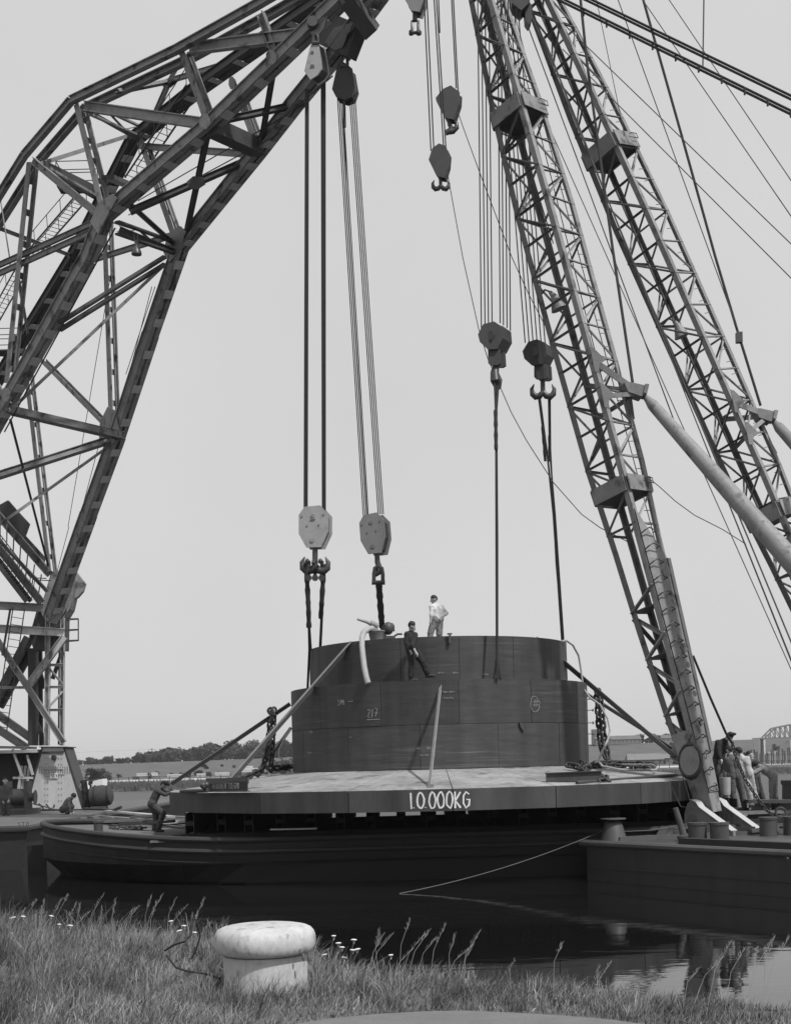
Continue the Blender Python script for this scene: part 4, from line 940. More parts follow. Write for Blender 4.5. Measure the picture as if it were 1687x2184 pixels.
T2 = arm(m2, .445, .41, (1651,884), 41.0, (1950,1230), 36.5, rc)
# cross head between the legs
hb = MB().obox(M1T+(M1T-M2T)*.1, M2T+(M2T-M1T)*.1, .6, .5, (0,0,1)).build('head_beam', 'mast_paint', rc)
MB().prism([P(x, y, 40.8) for x, y in ((1086,-110),(1130,-110),(1130,4),(1112,22),(1092,6))], (0,.6,0)).build('head_sheaves', 'block_dark', rc)
MB().prism([P(x, y, 41) for x, y in ((1118,10),(1135,8),(1134,42),(1128,52),(1121,42))], (0,.4,0)).build('head_sheaves', 'block_dark', rc)
for t_ in (.55, .62):
    pass
# stays and guy wires
def wire(a, Ya, b, Yb, r, nm='guy_wire', mt='wire'): return rope(nm, [P(*a, Ya), P(*b, Yb)], r, mt, rc)
def stay(a, b, Ya=41.5, Yb=36): 
    for o_ in (0, 7): wire((a[0], a[1]+o_), Ya, (b[0], b[1]+o_*1.15), Yb, .036, 'stay_rope', 'rope')
stay((1100,-52),(1790,287)); stay((1150,-55),(1790,254), 42.5, 37)
for i in range(11):
    t = i/10; p = P(1195+t*490, 2+t*239, 41-t*4.6); rope('stay_clamp', [p+V((0,-.05,.05)), p+V((0,-.05,-.15))], .03, 'rope', rc)
rope('pendant_rope', [P(1232,-60,41), P(1252,134,40.5), P(1307,534,39), P(1349,816,37.7)], .042, 'rope', rc)
rope('pendant_rope', [P(1355,-60,43), P(1454,290,42.6), P(1526,550,42), P(1576,717,41.5), P(1622,866,41.2)], .042, 'rope', rc)
MB().box((P(1576,717,41.4).x-.09, 41.3, P(1576,717,41.4).z-.22), (P(1576,717,41.4).x+.09, 41.5, P(1576,717,41.4).z+.1)).build('rope_clamp', 'bitt', rc)
for a, Ya, b, Yb, r in (((1180,30),42,(1740,572),35,.016),((1200,105),42,(1740,647),35,.016),((1340,-45),43,(1740,539),36,.016),((1397,-45),43,(1740,464),36,.016),((1302,-45),42,(1576,712),41.5,.016),
        ((1260,-60),42,(1332,290),41,.012),((1502,-60),40,(1499,143),39.6,.022),((1120,40),41.5,(1440,905),39,.018),((1128,20),41.5,(1720,1450),36,.022),((1150,60),41.5,(1720,1490),36.3,.016),((1160,80),41.5,(1730,1520),36.5,.016),
        ((1175,280),39.6,(1720,1503),36.2,.014),((1040,60),40,(1180,520),39.5,.016),((1060,60),40,(1200,520),39.5,.016),((1080,60),40,(1300,900),39,.016),((1100,40),40,(1420,1240),38,.014),((1095,60),40,(1370,1150),38,.014)):
    wire(a, Ya, b, Yb, r)
for a, d in (((1181,640),0), ((1443,700),3.2)):
    q = P(a[0], a[1], 38.6+d); q.y -= .1
    lm = thing('floodlight', 'pale conical floodlight hung inside the '+('near' if d == 0 else 'far')+' lattice leg', 'lamp', q)
    MB().tube([q+V((-.12,0,.2)), q+V((0,0,.06)), q+V((.14,0,-.32))], [.05,.10,.24], 16).build('lamp_shade', 'mast_paint_lit', lm, True)
    rope('lamp_bracket', [q+V((-.12,0,.2)), q+V((-.25,.1,.3)), q+V((-.45,.3,.1))], .03, 'bitt', lm)

# ================================================================ HOOK BLOCKS AND THEIR ROPES
def poly(pts, Y): return [P(x, y, Y) for x, y in pts]
def block(label, pts, Y, th, mt, loc, ins=.82, name='hook_block'):
    o = thing(name, label, 'hook block' if name == 'hook_block' else 'pulley', P(loc[0], loc[1], Y))
    th = V(th); a = poly(pts, Y)
    MB().prism(a, th*.1).build('cheek_plate', mt, o); MB().prism([p+th*.9 for p in a], th*.1).build('cheek_plate', mt, o)
    c = sum(a, V())/len(a); MB().prism([c+(p-c)*ins+th*.101 for p in a], th*.798).build('sheave_pack', 'block_dark', o, False)
    return o
def hook2(o, top, pxs, Y, k=1.0):           # ramshorn hook drawn by its two horns
    px = Y/F; R = [6*k, 8*k, 8.5*k, 7.5*k, 5*k, 1.2*k]
    b = MB()
    for s in (-1, 1):
        b.tube([P(pxs[0]+s*dx*k, pxs[1]+dy*k, Y) for dx, dy in ((0,-6),(8,4),(18,6),(26,-1),(28,-13),(22,-25))], [r*px for r in R], 10)
    b.cyl(P(top[0], top[1], Y), P(pxs[0], pxs[1], Y), 6*k*px, 6*k*px, 12); return b.build('ramshorn_hook', 'hook', o, True)
def pins(o, lst, Y, mt):
    for x, y, r in lst: MB().cyl(P(x, y, Y-.03), P(x, y, Y), r*Y/F, None, 10).build('bolt_head', mt, o, True)
def falls(o, tops, bots, Yt, Yb, r):
    for (a, b_) in zip(tops, bots): rope('hoist_rope', [P(*a, Yt), P(*b_, Yb)], r, 'rope', o)
def shackle(o, x, y, w, h, Y, r, name='shackle', par=None):
    px = Y/F; b = MB().tube([P(x+w/2*dx, y+h*dy, Y) for dx, dy in ((-1,1),(-1,.5),(-.8,.15),(0,-.02),(.8,.15),(1,.5),(1,1))], r*px, 8).cyl(P(x-w*.75, y+h, Y), P(x+w*.75, y+h, Y), r*1.15*px, None, 8)
    return b.build(name, 'hook', o, True)
B1 = block('pale grey hook block hanging furthest left above the caisson', ((649,1082),(683,1079),(700,1098),(700,1135),(685,1168),(653,1169),(637,1140),(637,1100)), 40.0, (.10,.46,0), 'block_light', (672,1240))
pins(B1, ((667,1101,4),(666,1154,4.5),(644,1102,2),(690,1098,2),(655,1122,2),(680,1120,2)), 40.0, 'block_light')
MB().obox(P(662,1109,39.98), P(672,1108,39.98), .03, .03).build('keeper_bar', 'block_mid', B1)
hook2(B1, (672,1168), (672,1214), 40.15)
for x, t in ((657,0),(671,4),(685,0)):
    MB().tube([P(x-3,1200+t,39.85), P(x-2,1196,40.1), P(x+2,1200,40.3), P(x+1,1225,40.2), P(x+1,1236,40.1)], 4*40/F, 8).cyl(P(x+1,1234,39.9), P(x+1,1234,40.35), 7*40/F).build('shackle', 'hook', B1, True)
falls(B1, [(652+i*1.9,190) for i in range(4)]+[(685.5+i*2.6,155) for i in range(4)], [(649+i*2,1092) for i in range(4)]+[(688+i*1.9,1092) for i in range(4)], 40.5, 40.2, .024)
B2 = block('darker grey hook block, second from the left, tilted slightly', ((775,1100),(803,1094),(818,1109),(821,1146),(813,1180),(785,1183),(769,1155),(766,1117)), 42.0, (.21,.5,0), 'block_mid', (806,1248))
pins(B2, ((791,1116,4),(795,1167,4.5),(772,1120,1.6),(810,1112,1.6),(783,1137,1.6),(802,1133,1.6)), 42.0, 'block_mid')
MB().tube([P(804,1180,42.2), P(805,1200,42.2), P(809,1212,42.2), P(808,1222,42.2), P(803,1226,42.2), P(799,1220,42.2)], [.08,.09,.10,.11,.1,.05], 10).build('hook', 'hook', B2, True)
shackle(B2, 807, 1208, 19, 36, 42.15, 4.2)
falls(B2, [(719+i*3.7,195) for i in range(4)]+[(744+i*3.9,185) for i in range(4)], [(775+i*3.6,1104) for i in range(4)]+[(806.5+i*3.8,1098) for i in range(4)], 41.2, 42.2, .017)
rope('safety_line', [P(732,215,41.2), P(734,275,41.3), P(739,400,41.4), P(783,1104,42.2)], .02, 'rope', B2)
U1 = block('fixed upper pulley block under the boom head, left of two', ((660,104),(667,87),(677,87),(684,127),(686,147),(677,160),(662,170),(649,152)), 39.9, (.22,.4,0), 'block_light', (668,170), .9, 'head_pulley')
pins(U1, ((666,112,3.5),(666,142,4.5)), 39.9, 'block_light'); shackle(U1, 673, 74, 10, 18, 39.9, 3.5)
U2 = block('fixed upper pulley block under the boom head, right of two', ((719,140),(726,128),(740,137),(751,146),(758,187),(751,207),(735,213),(716,206),(708,190)), 41.0, (.10,.4,0), 'block_dark', (735,212), .9, 'head_pulley')
shackle(U2, 735, 118, 12, 22, 41.0, 3.5); rope('chain_tail', [P(733,212,41.1), P(734,230,41.1), P(735,272,41.2)], .05, 'chain', U2)
rope('hanger_rod', [P(745,104,41), P(744,128,41)], .06, 'crane_paint', U2)
# black eight-rope blocks of the right crane
def dark_block(label, oct_, Y, th, cheek, loc):
    o = thing('hook_block', label, 'hook block', P(loc[0], loc[1], Y)); th = V(th); a = poly(oct_, Y)
    for i in range(6):
        p0, p1 = i/6+.01, (i+1)/6-.015
        s = 1.0 if i in (0, 5) else .97
        c = sum(a, V())/len(a); MB().prism([c+(p-c)*s+th*p0 for p in a], th*(p1-p0)).build('sheave_cover', 'block_dark', o)
    x0, y0, x1, y1 = cheek; q = poly(((x0,y0),(x1-2,y0),(x1,y1-4),(x1-6,y1),(x0+4,y1),(x0,y1-5)), Y)
    MB().prism([p+th*.18 for p in q], th*.16).prism([p+th*.66 for p in q], th*.16).build('yoke', 'block_dark', o)
    c = sum(a, V())/len(a); MB().cyl(c-th.normalized()*.03, c, .14).build('axle_boss', 'hook', o, True)
    return o
B3 = dark_block('black many-roped hook block above the right front of the caisson', ((1019,714),(1030,692),(1053,686),(1070,698),(1072,722),(1060,745),(1040,746),(1023,730)), 38.6, (.33,.55,.02), (1037,744,1063,778), (1058,826))
MB().tube([P(1057,766,38.9), P(1058,780,38.9), P(1055,796,38.85), P(1056,812,38.8), P(1061,824,38.9), P(1065,812,39.05), P(1062,798,39.1)], [.09,.10,.13,.15,.13,.09,.04], 10).build('hook', 'hook', B3, True)
falls(B3, [(1018,-60),(1026,-60),(1034,-60),(1042,-60),(1061,-60),(1068,-60),(1076,-60),(1083,-60)], [(1026.7,704),(1034.4,694),(1041.7,690),(1049.4,688),(1066.7,690),(1073.7,694),(1081.4,700),(1088.4,706)], 39.6, 38.9, .019)
B4 = dark_block('black many-roped hook block with an empty double hook beside the near mast', ((1114,750),(1126,730),(1145,724),(1163,732),(1166,756),(1156,777),(1134,780),(1118,766)), 40.2, (.29,.5,.02), (1136,776,1165,808), (1158,857))
hook2(B4, (1157,800), (1158,842), 40.5, .86)
falls(B4, [(1056+i*8.5,-60) for i in range(6)], [(1120+i*8.5,732) for i in range(6)], 41, 40.4, .019)
# small free hooks in the middle
def small(label, pts, Y, loc, hk, ropes, mt='block_dark'):
    o = block(label, pts, Y, (.1,.34,0), mt, loc, .9)
    hk(o)
    for a, b_ in ropes: rope('hoist_rope', [P(*a, Y), P(*b_, Y+.2)], .02, 'rope', o)
    return o
B5 = small('dark hook block with a single hook and chain, upper of the two free hooks', ((929,209),(944,190),(961,182),(980,196),(979,217),(967,255),(948,251),(931,217)), 39.5, (960,285),
      lambda o: MB().tube([P(x, y, 39.7) for x, y in ((958,252),(959,266),(963,274),(957,281),(950,284))], [.07,.07,.08,.09,.08], 10).tube([P(x, y, 39.7) for x, y in ((957,281),(966,280),(974,272),(974,262),(970,259))], [.09,.09,.08,.05,.02], 10).build('hook', 'hook', o, True),
      [((960,-60),(973,188)), ((964,-60),(977,194)), ((933,-60),(938,70))])
rope('tag_line', [P(977,240,39.5), P(987,270,39.4), P(1024,371,39.3), P(1091,548,40.5), P(1127,627,41), P(1165,700,41.5)], .013, 'wire', B5)
B6 = small('dark hook block with a double hook, lower of the two free hooks', ((914,341),(922,316),(936,306),(950,311),(957,326),(955,351),(947,379),(931,376)), 39.0, (940,408),
      lambda o: hook2(o, (939,376), (940,400), 39.2, .62), [((902,-60),(919,322)), ((908,-60),(925,314)), ((922,-60),(946,312)), ((927,-60),(951,316))])
rope('tag_line', [P(*a) for a in ((954,367,39),(961,407,39),(987,550,38.8),(1021,703,38.6),(1040,765,38.7),(1064,820,38.8),(1090,880,38.9),(1123,941,39),(1180,1030,39),(1240,1098,38.8),(1280,1127,38.6),(1345,1160,38.4))], .013, 'wire', B6)
rope('tag_line', [P(*a) for a in ((1372,1012,38.3),(1405,1038,38.3),(1440,1070,38.3),(1481,1100,38.3),(1540,1130,38.5),(1591,1162,39))], .013, 'wire', B6)
B7 = block('hook block at the top edge of the picture with an empty shackle', ((852,-60),(908,-60),(903,0),(894,25),(877,22),(864,0)), 40, (.12,.4,0), 'block_mid', (885,72))
rope('shank', [P(885,20,40.2), P(885,45,40.2)], .075, 'hook', B7, 10)
for x in (879, 892): MB().tube([P(x, 44+dy, 40.2+dz) for dy, dz in ((26,-.1),(10,-.1),(2,0),(10,.1),(26,.1))], .045, 8).build('shackle', 'hook', B7, True)
MB().cyl(P(872,70,40.2), P(899,70,40.2), .05, None, 8).cyl(P(877,66,40.2), P(877,74,40.2), .07).cyl(P(893,66,40.2), P(893,74,40.2), .07).build('shackle_pin', 'hook', B7, True)
# chains
CL = None
def link_mesh():
    pts = []; 
    for t in range(16):
        a = 2*math.pi*t/16; pts.append(V((.062*math.cos(a), 0, .062*math.sin(a)+(.045 if math.sin(a) > .01 else -.045 if math.sin(a) < -.01 else 0))))
    return MB().tube(pts+[pts[0]], .030, 6, False)
_b = link_mesh(); CL = mk(_b.v, _b.f, True); CL.materials.append(MAT['chain'])
def chain(o, pts, s=1.0):
    d = 0; pts = [V(p) for p in pts]; step = .155*s; i = 0
    for a, b_ in zip(pts, pts[1:]):
        L = (b_-a).length
        while d < L:
            p = a.lerp(b_, d/L); z = (b_-a).normalized(); x = z.orthogonal().normalized(); y = z.cross(x)
            if i % 2: x, y = y, -x
            j = random.uniform(-.2, .2); x, y = x*math.cos(j)+y*math.sin(j), y*math.cos(j)-x*math.sin(j)
            add('chain_link', CL, o, Mx(((x.x*s, y.x*s, z.x*s, p.x), (x.y*s, y.y*s, z.y*s, p.y), (x.z*s, y.z*s, z.z*s, p.z), (0,0,0,1)))); d += step; i += 1
        d -= L
hc = thing('heavy_chain', 'heavy anchor chain hung over the dark prop left of the drum', 'chain', P(575,1640,41.5))
chain(hc, [P(*a) for a in ((577,1518,42.3),(583,1526,42.1),(582,1560,42),(580,1600,42),(577,1640,41.6))], 1.35)
chain(hc, [P(*a) for a in ((583,1520,42.6),(576,1545,42.6),(572,1595,42.6),(562,1635,42.2),(556,1645,41.7),(530,1657,41),(500,1668,40.4),(474,1676,39.9),(460,1678,39.6))], 1.35)
chain(hc, [P(*a) for a in ((577,1640,41.8),(600,1640,42),(625,1635,42.8))], 1.35)
hc2 = thing('heavy_chain', 'heavy anchor chain hung over the prop right of the drum', 'chain', P(1285,1620,42))
chain(hc2, [P(*a) for a in ((1272,1478,42.6),(1275,1500,42.4),(1277,1540,42.3),(1282,1590,42.2),(1292,1618,42))], 1.4)
chain(hc2, [P(*a) for a in ((1278,1480,42.9),(1283,1520,42.8),(1287,1570,42.6),(1297,1618,42.3))], 1.4)
hc3 = thing('heavy_chain', 'heap of heavy chain winding over the right side of the disc to the girder', 'chain', P(1240,1640,40))
chain(hc3, [P(*a) for a in ((1216,1634,37.6),(1235,1638,37.4),(1256,1640,37.6),(1245,1630,38.3),(1238,1627,38.4))], 1.3)
chain(hc3, [P(*a) for a in ((1240,1640,37.2),(1252,1650,36.4),(1272,1656,35.8),(1290,1661,35.3),(1296,1666,35.0),(1284,1668,34.9))], 1.3)
chain(hc3, [P(*a) for a in ((1262,1634,38.6),(1290,1634,39.5),(1320,1636,40.0),(1350,1640,40.0),(1385,1640,40.4),(1395,1634,41.2),(1360,1631,41.6),(1320,1630,41.4),(1290,1629,41))], 1.3)
nc = thing('deck_chain', 'chain running from the wire stay past the workmen down to the deck', 'chain', P(1650,1758,37))
rope('stay_wire', [P(1478,1400,37.1), P(1515,1490,37.2), P(1548,1565,37.5), P(1562,1588,37.6), P(1625,1640,37.6)][:4], .035, 'rope', nc)
chain(nc, [P(1562,1588,37.6), P(1572,1625,37.5), P(1590,1665,37.4), P(1612,1700,37.4), P(1632,1728,37.3), P(1645,1738,37.3), P(1668,1740,37.5), P(1690,1742,37.6)], .62)
tag(rope('loose_cable', [P(*a) for a in ((1196,1370,40.5),(1208,1368,40.6),(1222,1378,40.8),(1234,1400,41),(1239,1430,41),(1244,1470,40.6),(1258,1490,40.2),(1280,1505,40),(1296,1535,39.8),(1301,1560,39.6),(1296,1580,39.4),(1284,1605,39),(1276,1625,38.4),(1285,1636,38),(1320,1643,37.6),(1360,1645,37.8),(1398,1644,38.3),(1402,1639,39),(1390,1633,40),(1340,1633,40.5),(1290,1632,40.2))], .032, 'hemp', None, 8), 'pale loose cable looping from the drum top down over the right disc', 'cable')
tag(rope('loose_cable', [P(*a) for a in ((621,1556,41),(605,1580,41),(596,1600,41),(595,1615,41),(605,1625,41),(622,1633,41.2))], .03, 'hemp', None, 8), 'pale cable loop between the short prop and the left drum side', 'cable')
# slings
def sling(label, strands, r, wrap=None):
    s = strands[0][0]; o = thing('wire_sling', label, 'sling', P(*s))
    for st_ in strands: rope('sling_strand', [P(*a) for a in st_], r, 'rope', o)
    for w_ in (wrap or []):
        pts = [P(*a) for a in w_[0]]; ln = []
        for a, b_ in zip(pts, pts[1:]):
            k = max(2, int((b_-a).length/.09)); ln += [a.lerp(b_, i/k) for i in range(k)]
        ln.append(pts[-1]); rr = random.Random(5); MB().tube(ln, [w_[1]*(1+.10*math.sin(i*1.7)+rr.uniform(-.07,.07)) for i in range(len(ln))], 8).build('splice', 'sling', o, True)
    return o
sling('thick spliced sling from the left hook to the left edge of the drum', [[(655,1236,40.1),(658,1300,40.2),(660,1388,40.9),(656,1472,41.6)], [(652,1200,40.1),(657,1300,40.2),(663,1388,40.9)]], .04, [([(653,1205,40.1),(655,1240,40.1),(658,1300,40.2),(659,1340,40.4)], .075)])
sling('thick spliced sling from the left hook to the drum top, right of the pair', [[(688,1236,40.2),(686,1300,40.3),(682,1384,41.3)], [(691,1205,40.2),(688,1300,40.3),(684,1384,41.4)]], .032, [([(690,1205,40.2),(689,1240,40.2),(686,1290,40.3),(684,1320,40.6)], .075)])
sling('thick dark sling from the second hook down behind the pump', [[(808,1240,42.2),(812,1320,42.6),(817,1372,43)], [(811,1240,42.2),(816,1320,42.6),(821,1372,43)]], .045, [([(808,1246,42.2),(810,1275,42.4),(815,1340,42.8)], .10)])
sling('long wire sling from the black front hook to the drum ledge', [[(1054,806,38.8),(1057,880,38.4),(1060,1150,37.9),(1060,1395,37.7),(1053,1449,37.6)],[(1064,812,38.9),(1059,880,38.4),(1061,1150,37.9),(1061,1395,37.7),(1059,1449,37.5)],[(1062,812,38.9),(1058,880,38.4),(1060,1395,37.7),(1064,1449,37.5)],[(1057,806,38.8),(1059,1395,37.7),(1068,1449,37.6)]], .026, [([(1057,876,38.4),(1058,960,38.2)], .055)])
sling('paired wire sling from the double hook down to the right drum edge', [[(1149,852,40.4),(1156,905,40.4),(1166,960,40.5),(1180,1100,40.6),(1198,1366,41.2),(1206,1372,41.4),(1209,1452,41.8)],[(1152,852,40.4),(1166,960,40.5),(1182,1100,40.6),(1200,1366,41.2)],[(1170,852,40.6),(1172,960,40.6),(1184,1100,40.6),(1202,1366,41.2)],[(1173,850,40.6),(1174,960,40.6),(1186,1200,40.8),(1200,1366,41.2)]], .026, [([(1157,910,40.4),(1163,985,40.5)], .045), ([(1172,930,40.6),(1172,985,40.6)], .045)])

# ================================================================ PEOPLE
DG = bpy.context.evaluated_depsgraph_get
def cap_mesh(bm, p, q, r0, r1, n=10):
    p, q = V(p), V(q); vs_ = []
    for c, r in ((p, r0), (q, r1)):
        for i in range(1, 6):
            b = -math.pi/2+math.pi*i/6
            for j in range(n): a = 2*math.pi*j/n; vs_.append(bm.verts.new(c+V((math.cos(b)*math.cos(a)*r, math.cos(b)*math.sin(a)*r, math.sin(b)*r))))
        vs_ += [bm.verts.new(c+V((0,0,r))), bm.verts.new(c-V((0,0,r)))]
    g = bmesh.ops.convex_hull(bm, input=vs_)
    junk = [e for e in g['geom_interior']+g['geom_unused'] if isinstance(e, bmesh.types.BMVert)]
    bmesh.ops.delete(bm, geom=list(set(junk)), context='VERTS')
def person(label, J, Y, cols, face, hat=None, sleeves='long', extra=None, vest=None, name='person'):
    """J: joint -> (px, py, depth offset). face: unit vector the head looks along"""
    j = {k: P(a[0], a[1], Y+(a[2] if len(a) > 2 else 0)) for k, a in J.items()}
    caps = []; add_ = lambda p, q, r0, r1, t: caps.append((V(p), V(q), r0, r1, t))
    face = V(face).normalized(); hd = j['head']; up = (hd-j['neck']).normalized(); side = up.cross(face).normalized()
    add_(hd+up*.015, hd+up*.03-face*.02, .095, .095, 'skin'); add_(hd-up*.05+face*.03, hd-up*.08+face*.045, .065, .05, 'skin')
    add_(hd+face*.10-up*.02, hd+face*.118-up*.035, .018, .02, 'skin')
    for s in (-1, 1): add_(hd+side*(s*.092)-up*.01, hd+side*(s*.096)+up*.025-face*.01, .02, .02, 'skin')
    add_(hd+up*.058-face*.022, hd+up*.03-face*.045, .101, .088, 'hair'); add_(hd+up*.10+face*.015, hd+up*.085-face*.03, .045, .07, 'hair')
    add_(hd-up*.07-face*.02, j['neck'], .055, .062, 'skin')
    ch = (j['shL']+j['shR'])/2; pv = j['pelvis']; mid = ch.lerp(pv, .5); sw = (j['shR']-j['shL']); hw = sw.normalized() if sw.length > .1 else side
    add_(j['neck'], ch, .07, .10, 'top'); add_(j['shL'], j['shR'], .078, .078, 'top')
    for s in (-.09, .09):
        add_(ch+hw*s-(ch-pv).normalized()*.08, mid+hw*s*.9, .115, .105, 'top'); add_(mid+hw*s*.9, pv+hw*s*.7+(ch-pv).normalized()*.08, .105, .11, 'top')
        add_(pv+hw*s+(ch-pv).normalized()*.06, pv+hw*s*.9, .118, .115, 'leg')
    for S in 'LR':
        add_(j['sh'+S], j['el'+S], .066, .055, 'arm'); e, w = j['el'+S], j['wr'+S]
        if sleeves == 'long': add_(e, e.lerp(w, .88), .054, .043, 'arm'); add_(e.lerp(w, .85), w, .034, .03, 'skin')
        else: add_(e, e.lerp(w, .25), .052, .05, 'arm'); add_(e.lerp(w, .2), w, .042, .03, 'skin')
        k, a, t = j['kn'+S], j['an'+S], j['toe'+S]
        hp = pv+hw*(-.09 if S == 'L' else .09) if 'hip'+S not in j else j['hip'+S]
        add_(hp, k, .105, .085, 'leg'); add_(k, a+(k-a).normalized()*.06, .083, .073, 'leg'); add_(a+(k-a).normalized()*.05, a, .06, .055, 'shoe')
        td = (t-a); td.z = 0; td.normalize(); a2 = V((a.x, a.y, a.z-.045)); add_(a2-td*.04, a2+td*.17, .05, .042, 'shoe')
    for e in (extra or []): add_(j[e[0]] if isinstance(e[0], str) else e[0], j[e[1]] if isinstance(e[1], str) else e[1], e[2], e[3], e[4])
    caps = [(p, q, r0*(1.22 if t in ('top','leg','arm') else 1.05), r1*(1.25 if t in ('top','leg','arm') else 1.05), t) for p, q, r0, r1, t in caps]
    bm = bmesh.new()
    for p, q, r0, r1, t in caps: cap_mesh(bm, p, q, r0, r1)
    org = (j['anL']+j['anR'])/2; org.z -= .09
    bmesh.ops.translate(bm, verts=bm.verts, vec=-org)
    me = bpy.data.meshes.new('person_raw'); bm.to_mesh(me); bm.free()
    tmp = bpy.data.objects.new('tmp', me); COL.objects.link(tmp)
    m = tmp.modifiers.new('r', 'REMESH'); m.mode = 'VOXEL'; m.voxel_size = .0145; m.use_smooth_shade = True
    s = tmp.modifiers.new('s', 'SMOOTH'); s.factor = .5; s.iterations = 4
    tx = bpy.data.textures.new('folds', 'CLOUDS'); tx.noise_scale = .11; tx.noise_depth = 2
    dm = tmp.modifiers.new('d', 'DISPLACE'); dm.texture = tx; dm.strength = .028; dm.mid_level = .5; dm.texture_coords = 'LOCAL'
    bpy.context.view_layer.update(); out = bpy.data.meshes.new_from_object(tmp.evaluated_get(DG())); bpy.data.objects.remove(tmp)
    order = ['skin', 'hair', 'top', 'leg', 'shoe', 'arm']; mats = {'skin': 'skin', 'hair': 'hair', 'shoe': 'shoe', 'arm': cols['top'], **cols}
    out.materials.clear()
    for o_ in order: out.materials.append(MAT[mats[o_]])
    n = len(out.polygons); ce = np.empty(n*3); out.polygons.foreach_get('center', ce); ce = ce.reshape(-1, 3)+np.array(org)
    best = np.full(n, 9.0); idx = np.zeros(n, int)
    for p, q, r0, r1, t in caps:
        a = np.array(p); d = np.array(q-p); L = max(1e-9, d@d); u = np.clip(((ce-a)@d)/L, 0, 1); dist = np.linalg.norm(ce-a-u[:, None]*d, axis=1)-(r0+(r1-r0)*u)
        b = dist < best-1e-4; best[b] = dist[b]; idx[b] = order.index(t)
    out.polygons.foreach_set('material_index', idx.astype(np.int32)); out.polygons.foreach_set('use_smooth', np.ones(n, bool))
    o = tag(add(name, out, None, Mx.Translation(org)), label, 'person', 'men working at the lift')
    # hands: palm and five bent fingers
    for S in 'LR':
        w = j['wr'+S]; d = (w-j['el'+S]).normalized(); sd = d.cross(face); sd = sd.normalized() if sd.length > .1 else d.orthogonal(); pn_ = d.cross(sd); hb = MB()
        hb.tube([w-d*.02, w+d*.03, w+d*.085], [.03,.036,.032], 8)
        for i, (off, ln) in enumerate(((-.03,.062),(-.011,.075),(.010,.07),(.029,.054))):
            a0 = w+d*.08+sd*off; a1 = a0+d*ln*.55+pn_*.008; hb.tube([a0, a1, a1+d*ln*.3+pn_*.03], [.0095,.009,.0075], 6)
        a0 = w+d*.03-sd*.032; hb.tube([a0, a0+d*.035-sd*.022, a0+d*.065-sd*.022+pn_*.012], [.012,.011,.008], 6)
        hb.build('hand', 'skin', o, True)
    if hat:
        hb = MB(); c = hd+up*.075
        if hat == 'beret': hb.ell(c+up*.035-face*.01, (.135,.135,.055), 14, 8)
        else:
            hb.ell(c+up*.02, (.112,.112,.075), 14, 8); hb.tube([c+face*.07, c+face*.17-up*.02], [.075,.05], 10)
        hb.build('cap' if hat != 'beret' else 'beret', 'cloth_black', o, True)
    if vest:
        vb = MB(); f0 = V((face.x, face.y, 0)).normalized(); h0 = f0.cross(V((0,0,1))).normalized()
        vb.prism([j['neck']+f0*.10-h0*.06+V((0,0,-.02)), j['neck']+f0*.10+h0*.06+V((0,0,-.02)), pv+f0*.20+h0*.035+V((0,0,.14)), pv+f0*.20-h0*.035+V((0,0,.14))], f0*.03)
        vb.build('shirt_front', 'cloth_white', o)
    return o
person('man in black work clothes walking on the drum ledge',
  dict(head=(879,1338,-.05), neck=(877,1350,0), shL=(868,1355,-.1), shR=(885,1356,.14), elL=(866,1374,-.16), wrL=(874,1388,-.18), elR=(879,1379,-.22), wrR=(887,1393,-.26), pelvis=(879,1386,-.02),
       knL=(879,1416,-.05), anL=(876,1449,-.05), toeL=(895,1453,-.1), knR=(901,1413,.0), anR=(913,1440,.05), toeR=(930,1444,0)), 37.55, {'top': 'cloth_black', 'leg': 'cloth_black'}, (.85,.15,-.45), sleeves='short')
person('man in a white shirt with one hand on his hip on the drum top',
  dict(head=(925,1281,0), neck=(928,1291,.02), shL=(921,1296,-.08), shR=(941,1297,.08), elL=(920,1311,-.14), wrL=(918,1326,-.16), elR=(952,1309,.1), wrR=(942,1321,-.06), pelvis=(932,1325,0),
       knL=(918,1352,-.06), anL=(917,1384,-.02), toeL=(905,1388,-.1), knR=(937,1354,0), anR=(938,1386,.1), toeR=(930,1389,0)), 41.6, {'top': 'cloth_white', 'leg': 'cloth_grey'}, (-.95,-.25,-.12), sleeves='short')
person('man in dark overalls and cap bending to push at the left edge of the disc',
  dict(head=(350,1676,-.05), neck=(343,1684,0), shL=(336,1689,-.16), shR=(338,1687,.16), elL=(352,1697,-.2), wrL=(366,1692,-.14), elR=(354,1694,.2), wrR=(371,1690,.14), pelvis=(324,1717,0),
       knL=(348,1737,-.1), anL=(337,1771,-.12), toeL=(352,1774,-.1), knR=(333,1742,.14), anR=(329,1771,.12), toeR=(342,1772,.1)), 42.3, {'top': 'cloth_dark', 'leg': 'cloth_dark'}, (.9,-.1,-.3), 'cap')
person('bareheaded man in a dark waistcoat and white shirt beside the pale pedestal',
  dict(head=(187,1657,-.1), neck=(185,1667,0), shL=(175,1670,0), shR=(194,1670,0), elL=(172,1682,.12), wrL=(178,1692,.2), elR=(196,1682,.12), wrR=(192,1692,.2), pelvis=(184,1692,0),
       knL=(181,1709,0), anL=(180,1727,0), toeL=(180,1729,-.2), knR=(189,1709,0), anR=(190,1727,0), toeR=(191,1729,-.2)), 60.0, {'top': 'cloth_black', 'arm': 'cloth_white', 'leg': 'cloth_black'}, (.7,-.7,0), vest=True)
